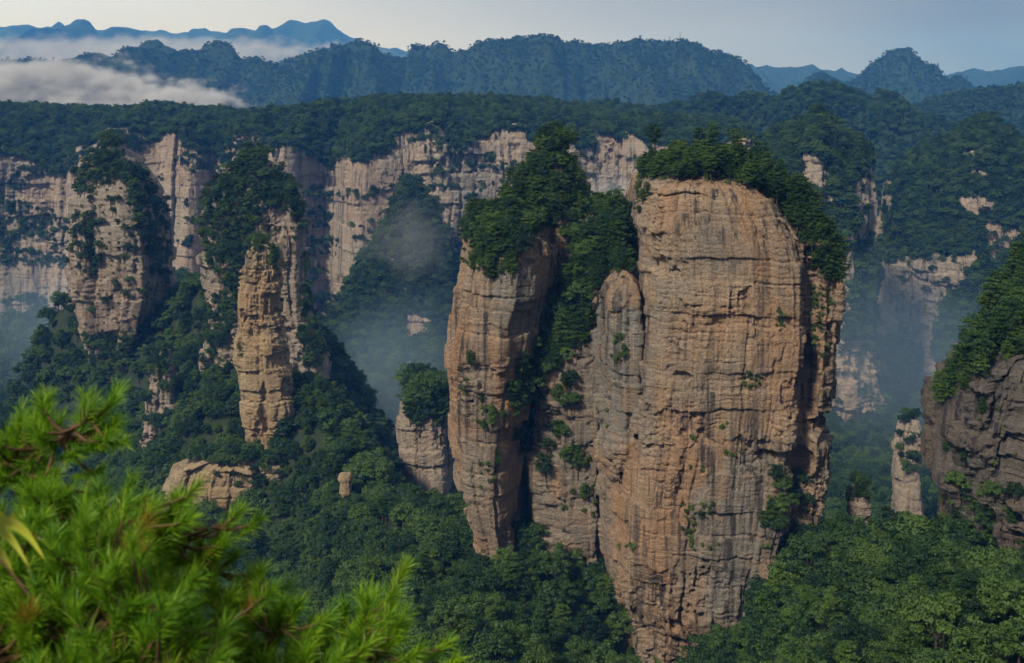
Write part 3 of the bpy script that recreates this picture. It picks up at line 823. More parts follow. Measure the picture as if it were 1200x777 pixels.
def pine_geo(seed, H=8.5, tiers=9, spread=2.7, bare=0.3, leaf=0.26, flat=0.0):
    rng = np.random.default_rng(seed)
    tr, cr = Parts(), Parts()
    b = rng.normal(size=2) * 0.35
    stem = lambda t: np.array([b[0] * math.sin(2.2 * t), b[1] * math.sin(2.7 * t), -1.2 + (H + 1.2) * t])
    ts = np.linspace(0, 1, 8)
    tr.add(*tube_path([stem(t) for t in ts], 0.21 * (1 - ts) ** 0.8 + 0.02))
    for k in range(tiers):
        t = bare + (0.97 - bare) * k / (tiers - 1)
        base = stem(0.12 + t * 0.88)
        u = (t - bare) / (1 - bare)
        f = ((1 - 0.72 * u ** 1.6) * (1 - flat) + flat * (0.75 + 0.35 * math.sin(2.6 * u) - 0.35 * u ** 4)) * (0.62 + 0.38 * min(1, k / 2))
        nb = rng.integers(3, 6)
        a0 = rng.uniform(0, 6.28)
        for j in range(nb):
            th = a0 + j * 6.283 / nb + rng.normal() * 0.35
            L = spread * f * rng.uniform(0.55, 1.15)
            d = np.array([math.cos(th), math.sin(th), 0])
            tip = base + d * L + (0, 0, rng.uniform(-0.25, 0.35))
            tr.add(*tube_path([base, base + d * L * .5 + (0, 0, 0.06), tip], [0.06, 0.04, 0.012], 4))
            for q in range(3):
                tq = (0.42, 0.72, 1.0)[q]
                c = base + (tip - base) * tq + rng.normal(size=3) * (0.16, 0.16, 0.06)
                nl = 34
                r = (0.55 + 0.38 * rng.random()) * (0.75 + 0.5 * f)
                off = rng.normal(size=(nl, 3)) * 0.55; off = off / np.maximum(1, np.linalg.norm(off, axis=1))[:, None]
                p = c + off * r * (1, 1, 0.34) + (0, 0, 0.1)
                nn = rng.normal(size=(nl, 3)) * 0.5 + (0, 0, 1) + off * 0.4; nn /= np.linalg.norm(nn, axis=1)[:, None]
                sz = rng.uniform(0.6, 1.3, nl) * leaf
                cr.add(*quads_at(p, nn, None, sz * 0.5, sz, rng))
    return tr.get(), cr.get()


def shrub_geo(seed, rad=1.3, clumps=11, leaves=60, leaf=0.2):
    rng = np.random.default_rng(seed)
    tr, cr = Parts(), Parts()
    for i in range(clumps):
        c = rng.normal(size=3) * rad * (0.42, 0.42, 0.3) + (0, 0, rad * 0.62)
        tr.add(*tube_path([(0, 0, -0.3), c * .5, c], [0.05, 0.035, 0.01], 4))
        n = rng.normal(size=(leaves, 3)); n /= np.linalg.norm(n, axis=1)[:, None]
        p = c + n * rad * 0.42 * rng.uniform(0.4, 1.05, (leaves, 1))
        nn = n + rng.normal(size=(leaves, 3)) * 0.6 + (0, 0, 0.5); nn /= np.linalg.norm(nn, axis=1)[:, None]
        sz = rng.uniform(0.6, 1.3, leaves) * leaf
        cr.add(*quads_at(p, nn, None, sz * 0.55, sz, rng))
    return tr.get(), cr.get()


def mesh_data(name, parts_mats):
    V = []; Fs = []; fm = []; n = 0; mats = []
    for i, ((v, f), m) in enumerate(parts_mats):
        V.append(v); Fs.append(f + n); n += len(v); fm += [i] * len(f); mats.append(m)
    o = mesh_np(name, np.concatenate(V), np.concatenate(Fs), mats, fmat=fm)
    me = o.data; bpy.data.objects.remove(o)
    return me


KINDS = {}
for kind, gen, fm, nv in (('pine_tree', pine_geo, M_PINE, 6), ('broadleaf_tree', broad_geo, M_BROAD, 6), ('shrub', shrub_geo, M_SHRUB, 4)):
    KINDS[kind] = []
    for v in range(nv):
        if kind == 'pine_tree':
            g = gen(500 + v, H=(8.5, 9.5, 7.5, 8, 6.5, 10)[v], tiers=(8, 9, 6, 5, 7, 6)[v], spread=(2.6, 2.3, 3.1, 3.3, 2.6, 2.6)[v], bare=(.25, .28, .35, .5, .18, .5)[v], flat=(0.2, 0, .8, 1, .3, .9)[v])
        elif kind == 'broadleaf_tree':
            g = gen(600 + v, H=(9, 8, 11, 8.5, 7.5, 9.5)[v], rad=(4, 4.2, 3.3, 3.8, 4, 4.6)[v], clumps=(34, 26, 40, 30, 22, 44)[v], leaves=(95, 80, 120, 95, 75, 110)[v], leaf=(.27, .36, .22, .30, .42, .25)[v])
        else:
            g = gen(700 + v)
        KINDS[kind].append((mesh_data('trunk', [(g[0], M_BARK)]), mesh_data('crown', [(g[1], fm)]), mesh_data(kind, [(g[0], M_BARK), (g[1], fm)])))

def inpoly(x, y, poly):
    p = np.asarray(poly, float); x = np.asarray(x, float); y = np.asarray(y, float)
    c = np.zeros(x.shape, bool); j = len(p) - 1
    for i in range(len(p)):
        with np.errstate(divide='ignore', invalid='ignore'):
            t = ((p[i, 1] > y) != (p[j, 1] > y)) & (x < (p[j, 0] - p[i, 0]) * (y - p[i, 1]) / (p[j, 1] - p[i, 1]) + p[i, 0])
        c ^= t; j = i
    return c


BARE = [[(934, 184), (964, 184), (972, 240), (938, 246)], [(1000, 225), (1014, 200), (1038, 180), (1040, 262), (1022, 285), (1004, 275)], [(970, 392), (1014, 398), (1042, 430), (1034, 488), (985, 498), (966, 480)],
        [(1032, 312), (1060, 298), (1085, 304), (1140, 296), (1136, 330), (1104, 346), (1100, 385), (1090, 405), (1098, 430), (1130, 395), (1146, 400), (1124, 462), (1086, 468), (1078, 420), (1056, 386), (1032, 402)],
        [(1146, 262), (1205, 268), (1168, 308)], [(1126, 232), (1164, 232), (1160, 250), (1128, 250)], [(985, 540), (1052, 540), (1052, 584), (985, 584)], [(1142, 194), (1154, 198), (1152, 214), (1141, 212)], [(1128, 172), (1142, 175), (1140, 194), (1130, 190)],
        [(986, 250), (1000, 300), (994, 380), (984, 390)]]
for key_ in ('dome', 'east', 'spurhill'):
    me_ = STONE[key_].data; n_ = len(me_.polygons)
    c_ = np.empty(n_ * 3, np.float32); me_.polygons.foreach_get('center', c_); c_ = c_.reshape(-1, 3).astype(float) + np.array(STONE[key_].location)
    fx_, fy_ = HX + c_[:, 0] * F / c_[:, 1], HY - c_[:, 2] * F / c_[:, 1]
    jx_, jy_ = fx_ + 7 * vnoise(fx_ / 9, fy_ / 9, 0, 881), fy_ + 7 * vnoise(fx_ / 9, fy_ / 9, 0, 882)
    bare_ = np.zeros(n_, bool)
    for b_ in BARE + [[(474, 372), (486, 366), (499, 372), (503, 440), (490, 462), (480, 440), (468, 446)], [(455, 300), (470, 296), (474, 340), (458, 345)]]: bare_ |= inpoly(jx_, jy_, b_)
    me_.materials.append(M_SOIL)
    me_.polygons.foreach_set('material_index', np.where(bare_, 0, 1).astype(np.int32))
rng = np.random.default_rng(7)
dg = bpy.context.evaluated_depsgraph_get()
bpy.context.view_layer.update(); dg.update()


def ray(px, py):
    d = Vector(((px - HX) / F, 1.0, (HY - py) / F)).normalized()
    ok, loc, nor, idx, ob, _ = scene.ray_cast(dg, (0, 0, 0), d, distance=30000)
    return (np.array(loc), np.array(nor), ob) if ok else None


def poly_pts(poly, spacing, seed):
    """jittered dart-throwing in a photo polygon"""
    r = np.random.default_rng(seed); p = np.asarray(poly, float)
    lo, hi = p.min(0), p.max(0)
    nx_, ny_ = int((hi[0] - lo[0]) / spacing) + 2, int((hi[1] - lo[1]) / spacing) + 2
    gx_, gy_ = np.meshgrid(np.arange(nx_), np.arange(ny_))
    x = lo[0] + (gx_ + r.uniform(-.1, 1.1, gx_.shape)) * spacing; y = lo[1] + (gy_ + r.uniform(-.1, 1.1, gy_.shape)) * spacing
    k = inpoly(x, y, p)
    return np.stack([x[k], y[k]], -1)


PLANTS = []   # dict(kind, loc, scale, zone)


def plant(kind, loc, sc, zone):
    PLANTS.append((kind, np.array(loc, float), float(sc), zone))


NOROCK = ('ground', 'cliff', 'mountain', 'ridge', 'hill')


def veg(poly, spacing, kinds, size, zone, seed, only=None, sink=0.35, prob=1.0, depth=None):
    """plants on whatever rock or soil lies behind a polygon read off the photo"""
    r = np.random.default_rng(seed)
    for x, y in poly_pts(poly, spacing, seed):
        if r.random() > prob: continue
        hit = ray(x, y)
        if hit is None: continue
        loc, nor, ob = hit
        if only and not any(ob == STONE.get(k) or ob.name.split('.')[0] == k for k in only): continue
        kd = kinds[int(r.integers(len(kinds)))]
        sc = r.uniform(*size)
        loc = loc + np.array([nor[0], nor[1], 0]) * 0.3 - np.array([0, 0, sink * sc * (7.0 if kd != 'shrub' else 1.6) * (1 - abs(nor[2]) * .8)])
        plant(kd, loc, sc, zone)


PN, BL, SH = 'pine_tree', 'broadleaf_tree', 'shrub'


def crown(key, spacing, kinds, size, zone, seed, rim=0.03):
    """growth all over the flat top of a rock column"""
    r = np.random.default_rng(seed); C = CAPS[STONE[key].name]
    nr, N = C.shape[:2]
    A = np.ptp(C[0][:, 0]) * np.ptp(C[0][:, 1]) * 0.8
    for _ in range(int(A / spacing ** 2)):
        f = max(math.sqrt(r.random()), 0.02) - rim
        k = (1 - f) * (nr - 1); i = min(int(k), nr - 2); t = k - i
        j = int(r.integers(N))
        p = C[i, j] * (1 - t) + C[i + 1, j] * t
        plant(kinds[int(r.integers(len(kinds)))], p - np.array([0, 0, 0.3]), r.uniform(*size), zone)


# main pillar
TOP = 'main_top'
crown('main', 2.9, [PN, PN, PN, SH, SH], (0.4, 0.85), TOP, 900)
crown('left', 2.5, [PN, PN, BL, SH], (0.5, 0.95), 'left_top', 901)
crown('gully', 3.2, [PN, PN, BL], (0.5, 0.85), 'gully', 902)
crown('shoulder', 2.6, [PN, SH], (0.4, 0.7), 'gully', 903)
crown('thin', 1.5, [SH, SH, SH, PN], (0.4, 0.8), 'thin_top', 904)
crown('shelf', 4.0, [BL, PN, BL], (0.55, 0.9), 'left_wood', 905)
crown('broad', 4.2, [PN, BL, BL], (0.6, 1.0), 'far', 906)
crown('west', 4.2, [PN, BL, BL], (0.6, 1.0), 'far', 907)
crown('stub', 2.6, [PN, PN, BL], (1.0, 1.6), 'far', 908)
crown('stump', 1.3, [SH, SH, PN], (0.35, 0.6), 'stump_top', 909)
crown('pale', 3.0, [BL, SH], (0.5, 0.8), 'far', 910)
crown('crag', 4.0, [PN, PN, SH], (0.5, 0.9), 'crag_top', 911)
crown('rib', 3.0, [BL, SH], (0.5, 0.8), 'far', 912)
crown('spurhill', 5.5, [BL, PN, BL], (0.8, 1.2), 'far', 916)
crown('head', 2.3, [PN, PN, PN, BL], (0.55, 0.9), 'left_top', 917)
crown('crag_rear', 3.6, [PN, PN, SH], (0.5, 0.9), 'crag_top', 918)
crown('dome', 6.5, [BL, PN, BL], (0.8, 1.2), 'far', 914)
crown('east', 7.5, [BL, PN, BL], (0.8, 1.2), 'far', 915)
veg([(748, 212), (756, 198), (800, 196), (865, 200), (905, 212), (940, 240), (965, 270), (984, 300), (985, 322), (968, 318), (945, 290), (930, 262), (905, 232), (880, 222), (840, 214), (800, 212), (772, 214)], 6.0, [PN, PN, PN, SH], (0.5, 0.95), TOP, 1, only=('main',), sink=0.15)
veg([(905, 214), (945, 232), (985, 290), (990, 330), (970, 335), (945, 300), (925, 262), (905, 240)], 5.5, [PN, PN, SH], (0.5, 0.9), TOP, 4, only=('main',), sink=0.2)
veg([(742, 250), (752, 205), (770, 205), (760, 228), (750, 262)], 8, [PN, SH], (0.35, 0.6), TOP, 2, only=('main',))
veg([(950, 300), (984, 300), (986, 325), (975, 345), (960, 330)], 9, [PN, SH], (0.5, 0.8), TOP, 3, only=('main',))
# left orange pillar and the gully
LT, GU = 'left_top', 'gully'
veg([(548, 280), (556, 262), (575, 240), (592, 212), (615, 190), (650, 184), (680, 196), (688, 240), (684, 262), (690, 300), (672, 300), (655, 275), (640, 268), (622, 275), (612, 300), (602, 325), (578, 325), (560, 310)], 6.5, [PN, PN, PN, BL, SH], (0.5, 0.9), LT, 11, only=('left', 'head'), sink=0.3)
veg([(690, 270), (742, 262), (752, 312), (730, 318), (706, 320), (700, 350), (690, 400), (664, 425), (640, 445), (618, 470), (596, 470), (606, 430), (640, 390), (662, 330), (672, 300)], 7.0, [PN, PN, PN, BL], (0.55, 0.95), GU, 12, only=('left', 'head', 'gully', 'main', 'shoulder', 'ground'), sink=0.35)
veg([(598, 440), (625, 430), (630, 500), (612, 540), (600, 500)], 8, [PN, SH, BL], (0.5, 0.8), GU, 13, only=('left', 'gully'), prob=0.85)
veg([(640, 450), (672, 430), (668, 520), (690, 540), (664, 580), (640, 540)], 12, [PN, SH, BL], (0.5, 0.85), GU, 14, only=('gully', 'main', 'shoulder'), prob=0.85)
veg([(640, 540), (700, 540), (700, 600), (640, 600)], 16, [SH, SH, BL], (0.5, 0.9), GU, 15, only=('gully', 'main', 'shoulder'), prob=0.5)
for k, (x, y, w_, h_) in enumerate(((578, 490, 14, 16), (724, 412, 8, 22), (712, 492, 10, 12), (565, 300, 12, 20), (553, 420, 6, 12), (545, 465, 5, 10), (572, 555, 10, 18), (690, 590, 8, 18), (549, 290, 8, 30))):
    veg([(x - w_, y - h_), (x + w_, y - h_), (x + w_, y + h_), (x - w_, y + h_)], 6.5, [SH, SH, PN], (0.4, 0.75), 'ledge_left', 30 + k, only=('left', 'gully', 'main', 'shoulder'), prob=0.55)
for k, (x, y, w_, h_) in enumerate(((879, 446, 12, 10), (848, 499, 8, 5), (818, 598, 20, 9), (806, 626, 7, 18), (832, 640, 10, 4), (960, 380, 12, 40), (915, 370, 6, 14), (818, 548, 12, 3), (860, 530, 10, 3), (812, 512, 4, 5), (962, 345, 14, 12), (735, 640, 10, 6))):
    veg([(x - w_, y - h_), (x + w_, y - h_), (x + w_, y + h_), (x - w_, y + h_)], 5.5, [SH], (0.3, 0.7), 'ledge_main', 50 + k, only=('main', 'shoulder'), prob=0.8)
veg([(902, 570), (945, 550), (952, 600), (945, 650), (885, 650)], 12, [BL, PN, SH], (0.5, 0.8), 'right_wood', 70, only=('main',), prob=0.9)
# slender column and its shelf
veg([(283, 300), (294, 291), (318, 290), (331, 305), (333, 322), (322, 318), (312, 300), (296, 302)], 5, [SH, SH, PN], (0.5, 0.9), 'thin_top', 80, only=('thin',), sink=0.3)
for k, (x, y) in enumerate(((324, 352), (329, 366), (332, 394), (300, 312), (344, 470), (282, 410))):
    veg([(x - 5, y - 7), (x + 6, y - 7), (x + 6, y + 7), (x - 5, y + 7)], 5, [SH], (0.5, 0.9), 'thin_top', 82 + k, only=('thin',), prob=0.7)
veg([(200, 562), (270, 555), (300, 540), (340, 548), (345, 600), (330, 625), (300, 600), (270, 560)], 9, [BL, SH, PN], (0.4, 0.7), 'left_wood', 95, only=('shelf', 'thin'), prob=0.55)
# wide pillar and west pillar
veg([(250, 200), (275, 188), (312, 190), (345, 215), (362, 255), (358, 272), (338, 250), (312, 248), (290, 290), (305, 320), (285, 345), (268, 400), (250, 420), (236, 380), (262, 330), (236, 300), (228, 275), (240, 225)], 5.2, [PN, BL, BL, SH], (0.55, 0.95), 'far', 101, only=('broad',), sink=0.3)
veg([(362, 270), (375, 280), (372, 370), (390, 390), (388, 430), (355, 440), (350, 390)], 6, [PN, BL], (0.55, 0.95), 'far', 102, only=('broad',))
veg([(84, 215), (95, 190), (115, 176), (142, 178), (165, 205), (195, 245), (198, 320), (192, 345), (178, 320), (168, 285), (152, 240), (143, 205), (128, 220), (110, 226), (90, 232)], 5.0, [PN, BL, BL, SH], (0.55, 0.9), 'far', 103, only=('west',), sink=0.3)
veg([(76, 255), (108, 255), (126, 290), (116, 325), (92, 330), (84, 300)], 5.5, [BL, SH], (0.5, 0.85), 'far', 104, only=('west',))
veg([(76, 200), (198, 200), (198, 400), (80, 400)], 7, [SH, SH, BL], (0.5, 0.8), 'far', 105, only=('west',), prob=0.42)
veg([(228, 260), (362, 260), (362, 400), (228, 400)], 7, [SH, SH, BL], (0.5, 0.8), 'far', 106, only=('broad',), prob=0.34)
veg([(88, 395), (172, 395), (172, 560), (80, 560)], 5.5, [BL, PN], (0.6, 1.0), 'far', 107, only=('west',), prob=0.75)
veg([(168, 420), (205, 410), (216, 520), (160, 520)], 6, [BL, SH, PN], (0.6, 1.0), 'far', 108, only=('rib',), prob=0.45)
# stub, stump, needle, pale needle
veg([(468, 500), (476, 468), (500, 455), (528, 452), (528, 500)], 7, [PN, PN, BL], (1.0, 1.5), 'far', 110, only=('stub',), prob=0.8)
veg([(992, 585), (1000, 572), (1021, 574), (1022, 590)], 4.5, [PN, SH], (0.3, 0.6), 'stump_top', 111, only=('stump',), sink=0.2)
veg([(1054, 510), (1060, 488), (1080, 490), (1082, 560), (1060, 560)], 5, [SH, BL], (0.5, 0.8), 'far', 112, only=('pale',), prob=0.5)
# dark crag
veg([(1198, 262), (1168, 340), (1150, 390), (1134, 420), (1114, 448), (1104, 472), (1108, 482), (1120, 462), (1150, 445), (1170, 425), (1200, 415), (1230, 400), (1230, 280)], 8.5, [PN, PN, PN, SH], (0.5, 1.2), 'crag_top', 120, only=('crag', 'crag_rear'), sink=0.2)
veg([(1085, 480), (1200, 440), (1200, 640), (1085, 620)], 13, [SH, SH, PN], (0.3, 0.6), 'crag_ledge', 121, only=('crag',), prob=0.16)
veg([(1085, 560), (1200, 590), (1200, 660), (1085, 660)], 13, [BL, SH], (0.5, 0.8), 'right_wood', 122, only=('crag',), prob=0.7)
# right-hand mountains: wooded except on their bare faces
r_ = np.random.default_rng(5)
for x, y in poly_pts([(350, 215), (590, 215), (590, 520), (350, 520)], 4.2, 131):
    h_ = ray(x, y)
    if h_ is None or h_[2] != STONE['spurhill'] or inpoly(x, y, [(474, 372), (486, 366), (499, 372), (503, 440), (490, 462), (480, 440), (468, 446)]): continue
    sc = r_.uniform(0.75, 1.2)
    plant((PN, BL, BL)[int(r_.integers(3))], h_[0] - np.array([0, 0, 2.5 * sc]), sc, 'far')
for x, y in poly_pts([(835, 130), (1330, 130), (1330, 700), (835, 700)], 4.0, 130):
    jx, jy = x + 7 * float(vnoise(x / 9, y / 9, 0, 881)), y + 7 * float(vnoise(x / 9, y / 9, 0, 882))
    if any(inpoly(jx, jy, b_) for b_ in BARE) and r_.random() > 0.03: continue
    h_ = ray(x, y)
    if h_ is None or h_[2] not in (STONE['dome'], STONE['east']): continue
    sc = r_.uniform(0.8, 1.2)
    plant((PN, BL, BL)[int(r_.integers(3))], h_[0] - np.array([0, 0, 2.5 * sc]), sc, 'far')
# ledges of the long cliff
for x, y in poly_pts([(-60, 150), (900, 150), (900, 470), (-60, 470)], 4.2, 140):
    mk = float(fbm(x / 38 + 0.4 * y / 38, y / 11, 0, 891, 4)) + 0.14 * math.exp(-((y - 260) / 30) ** 2) * (x < 420) + 0.35 * math.exp(-((x - 378) / 26) ** 2) * (y < 300) + 0.3 * (x < 80) * math.exp(-((y - 285) / 35) ** 2)
    if mk < 0.27: continue
    h_ = ray(x, y)
    if h_ is None or h_[2] != CLIFF: continue
    sc = r_.uniform(0.6, 1.05)
    plant((SH, BL, BL, PN)[int(r_.integers(4))], h_[0] - np.array([0, 0, 2.5 * sc]), sc * (2 if False else 1), 'far')
# wood on top of the long cliff
tp = CLIFF_TOP
for i in rng.choice(len(tp), 9500, replace=True):
    p = tp[i] + np.array([rng.normal() * 1.5, rng.normal() * 1.5, -0.6])
    plant((PN, BL, BL)[int(rng.integers(3))], p, rng.uniform(0.75, 1.15) * (1.25 if rng.random() < .06 else 1), 'far')
# growth spilling over the lip of the long cliff
nH, nX = CLIFF_FACE.shape[:2]
for _ in range(3000):
    j = int(rng.integers(nX)); x = CLIFF_FACE[-1, j, 0]
    drop = max(0.0, float(fbm(x / 38, 3.3, 0, 903, 3)) * 70 + 4) * rng.random() ** 1.5
    i = max(0, nH - 1 - int(drop / 1.1))
    sc = rng.uniform(0.55, 1.0)
    plant((PN, BL, BL, SH)[int(rng.integers(4))], CLIFF_FACE[i, j] - np.array([0, 0.5, 2.5 * sc]), sc, 'far')
# ridges
for key, cnt, sz, rows in (('near', 9000, (0.9, 1.3), 0.75), ('farright', 9000, (0.8, 1.3), 0.7), ('long', 26000, (0.8, 1.35), 0.9), ('sugarloaf', 6000, (0.8, 1.3), 0.7)):
    Vr = RIDGES[key][1]; nr = int(Vr.shape[0])
    fr = Vr[int(109 * (1 - rows)):116].reshape(-1, 3)
    for i in rng.choice(len(fr), cnt, replace=True):
        p = fr[i] + np.array([rng.normal() * 5, rng.normal() * 5, -2.5])
        plant(BL if rng.random() < .7 else PN, p, rng.uniform(*sz), 'far')
# woods on the valley ground
cell = 4.3
wx, wy = np.meshgrid(np.arange(-560, 620, cell), np.arange(120, 1200, cell))
wx = (wx + rng.uniform(-.5, .5, wx.shape) * cell).ravel(); wy = (wy + rng.uniform(-.5, .5, wy.shape) * cell).ravel()
ppx = HX + wx * F / wy
k = (ppx > -120) & (ppx < 1320) & (rng.random(len(wx)) < np.where(wy > 560, 0.9, 0.95))
wx, wy, ppx = wx[k], wy[k], ppx[k]
wz = GZ(np.stack([wx, wy], -1)) + 3.5 * fbm(wx / 40, wy / 40, 0, 401, 4) * sstep(20, 150, wy)
ppy = HY - (wz + 6) * F / wy
k = (ppy < 900)
wx, wy, wz, ppx, ppy = wx[k], wy[k], wz[k], ppx[k], ppy[k]
kn = fbm(wx / 60, wy / 60, 0, 55, 2)
for i in range(len(wx)):
    z = 'wood'
    kd = PN if (rng.random() < 0.20 + 0.3 * (kn[i] > .25)) else BL
    sc = (0.5 + 0.85 * rng.random() ** 1.5) * (1.3 if rng.random() < .08 else 1) * (1.1 if wy[i] > 560 else 1)
    if wy[i] < 230: sc *= 0.85
    plant(kd, (wx[i], wy[i], wz[i] - 0.4), sc, z)

# choose the ones that show largest as single trees, the rest is the forest
def seen(loc, h):
    px, py = HX + loc[0] * F / loc[1], HY - (loc[2] + h) * F / loc[1]
    if not (-10 < px < 1210 and -10 < py < 790): return False
    d = Vector((loc[0], loc[1], loc[2] + h)); L = d.length
    ok, hl, *_ = scene.ray_cast(dg, (0, 0, 0), d.normalized(), distance=L - 4)
    return not ok


ZL = {
    'main_top': ('{} in the crown of greenery on top of the tallest orange pillar', 'growth crowning the tallest pillar'),
    'left_top': ('{} on the wooded top of the narrower orange pillar', 'growth on top of the narrower pillar'),
    'gully': ('{} in the steep green gully between the two orange pillars', 'growth in the gully between the pillars'),
    'ledge_left': ('{} clinging to a ledge low on the narrower orange pillar', 'growth on the ledges of the narrower pillar'),
    'ledge_main': ('{} clinging to the bare face of the tallest orange pillar', 'growth on the face of the tallest pillar'),
    'thin_top': ('{} rooted on the slender layered tan column', 'growth on the slender column'),
    'crag_top': ('{} on the sloping shoulder of the dark crag at right', 'growth on the shoulder of the dark crag'),
    'crag_ledge': ('{} on a ledge of the dark crag at right', 'growth on the face of the dark crag'),
    'stump_top': ('{} tufting the short pale rock stump', 'growth on the pale stump'),
    'right_wood': ('{} in the dark wood between the tallest pillar and the dark crag', 'trees of the wood at lower right'),
    'centre_wood': ('{} in the wood at the foot of the two orange pillars', 'trees of the wood below the orange pillars'),
    'left_wood': ('{} on the wooded slope below the slender tan column', 'trees of the slope below the slender column'),
}
ADJ = {PN: 'dark green layered pine', BL: 'leafy round-crowned broadleaf tree', SH: 'small bushy shrub'}
CAT = {PN: 'pine', BL: 'tree', SH: 'shrub'}
HT = {PN: 8.0, BL: 9.0, SH: 1.8}
cand = {PN: [], BL: [], SH: []}
rest = []
for i, (kd, loc, sc, zone) in enumerate(PLANTS):
    if zone == 'far' or loc[1] > 520:
        rest.append(i); continue
    if zone == 'wood':
        if not seen(loc, HT[kd] * sc * 0.9): rest.append(i); continue
        px = HX + loc[0] * F / loc[1]
        zone = 'right_wood' if px > 840 and loc[1] < 345 else ('centre_wood' if px > 470 else 'left_wood')
        PLANTS[i] = (kd, loc, sc, zone)
    cand[kd].append((HT[kd] * sc / loc[1], i))
single = []
for kd in cand:
    cand[kd].sort(reverse=True)
    single += [i for _, i in cand[kd][:295]]
    rest += [i for _, i in cand[kd][295:]]


def single_tree(kd, loc, sc, label, group=None, var=None, big=False, rz=None):
    v = int(rng.integers(len(KINDS[kd]))) if var is None else var
    tm, cm, wm = KINDS[kd][v]
    if big:
        o = bpy.data.objects.new(kd, None)
        o.empty_display_size = 0.5
    else:
        o = bpy.data.objects.new(kd, wm)
    COL.objects.link(o)
    o.location = loc; o.scale = (sc, sc, sc * rng.uniform(0.92, 1.1))
    o.rotation_euler = (rng.normal() * .05, rng.normal() * .05, rng.uniform(0, 6.28) if rz is None else rz)
    tag(o, label, CAT[kd], group)
    if big:
        for nm, me in (('trunk', tm), ('crown', cm)):
            c = bpy.data.objects.new(nm, me); c.parent = o; COL.objects.link(c)
    return o


for i in single:
    kd, loc, sc, zone = PLANTS[i]
    lb, gp = ZL[zone]
    single_tree(kd, loc, sc, lb.format(ADJ[kd]), CAT[kd] + ' ' + gp, big=(loc[1] < 345 and kd != SH) or zone in ('main_top',) and kd == PN)

# trees that stand out on the skyline
for (px, py, Y, hpx, v, lb) in ((767, 186, 345, 34, 5, 'lone tall pine with a bare stem at the left end of the tallest pillar top'),
                                (862, 186, 345, 32, 3, 'umbrella-shaped pine rising from the middle of the tallest pillar top'),
                                (820, 182, 346, 30, 0, 'pointed pine at the highest spot of the tallest pillar top'),
                                (553, 258, 350, 24, 4, 'stunted pine on the outer left shoulder of the narrower pillar'),
                                (838, 182, 342, 33, 5, 'bare-stemmed pine just right of the highest spot of the tallest pillar top'),
                                (795, 190, 340, 28, 3, 'low flat-topped pine left of the highest spot of the tallest pillar top'),
                                (888, 196, 340, 32, 2, 'wide layered pine where the tallest pillar top starts to slope down'),
                                (940, 236, 335, 32, 3, 'flat-topped pine halfway down the right slope of the tallest pillar'),
                                (972, 285, 335, 30, 5, 'bare-stemmed pine near the lower end of the right slope of the tallest pillar'),
                                (712, 285, 372, 34, 5, 'thin pine against the pale cliff in the notch between the orange pillars'),
                                (912, 215, 345, 36, 1, 'narrow upright pine at the upper start of the right slope of the tallest pillar')):
    h_ = ray(px, py + 8)
    p = np.array(P(px, py, Y))
    if h_ is not None and h_[0][1] < 500: p = h_[0] - np.array([0, 0, 0.3])
    Hm = (8.5, 9.5, 7.5, 8, 6.5, 10)[v]
    single_tree(PN, p, hpx * p[1] / F / Hm * 1.1, lb, var=v, big=True)

# the rest: one forest, instanced from the single trees' meshes
allkinds = [(kd, v) for kd in (PN, BL, SH) for v in range(len(KINDS[kd]))]
srcs = {}
for o in list(COL.objects):
    if o.type == 'MESH' and o.parent is None:
        for j, (kd, v) in enumerate(allkinds):
            if o.data == KINDS[kd][v][2] and j not in srcs: srcs[j] = o
for j, (kd, v) in enumerate(allkinds):
    if j not in srcs:      # no single small tree uses this shape yet: turn one forest tree into one
        for q_, i in enumerate(rest):
            if PLANTS[i][0] == kd and PLANTS[i][1][1] < 900:
                kd_, loc, sc, _z = PLANTS[i]
                srcs[j] = single_tree(kd, loc, sc, ADJ[kd] + ' among the woods on the far side of the valley', 'far single trees', var=v)
                rest.pop(q_); break
order = sorted(srcs)
pts = np.array([PLANTS[i][1] for i in rest]); scl = np.array([PLANTS[i][2] for i in rest])
byk = {kd: [order.index(j) for j in order if allkinds[j][0] == kd] for kd in (PN, BL, SH)}
var = np.array([byk[PLANTS[i][0]][int(rng.integers(len(byk[PLANTS[i][0]])))] for i in rest], dtype=np.int32)
me = bpy.data.meshes.new('forest'); me.vertices.add(len(pts)); me.vertices.foreach_set('co', pts.astype(np.float32).ravel())
a = me.attributes.new('scl', 'FLOAT', 'POINT'); a.data.foreach_set('value', scl.astype(np.float32))
a = me.attributes.new('var', 'INT', 'POINT'); a.data.foreach_set('value', var)
a = me.attributes.new('rot', 'FLOAT_VECTOR', 'POINT')
rt = np.stack([rng.normal(size=len(pts)) * .06, rng.normal(size=len(pts)) * .06, rng.uniform(0, 6.28, len(pts))], -1).astype(np.float32)
a.data.foreach_set('vector', rt.ravel())
forest = bpy.data.objects.new('forest', me); COL.objects.link(forest)
forest['kind'] = 'stuff'
forest['label'] = 'dense dark green forest covering the slopes, the table mountain and the far ridges'
forest['category'] = 'forest'
ng = bpy.data.node_groups.new('forest_growth', 'GeometryNodeTree')
ng.interface.new_socket('Geometry', in_out='INPUT', socket_type='NodeSocketGeometry')
ng.interface.new_socket('Geometry', in_out='OUTPUT', socket_type='NodeSocketGeometry')
gi, go = ng.nodes.new('NodeGroupInput'), ng.nodes.new('NodeGroupOutput')
ip = ng.nodes.new('GeometryNodeInstanceOnPoints'); ip.inputs['Pick Instance'].default_value = True
jn = ng.nodes.new('GeometryNodeGeometryToInstance')
L_ = ng.links
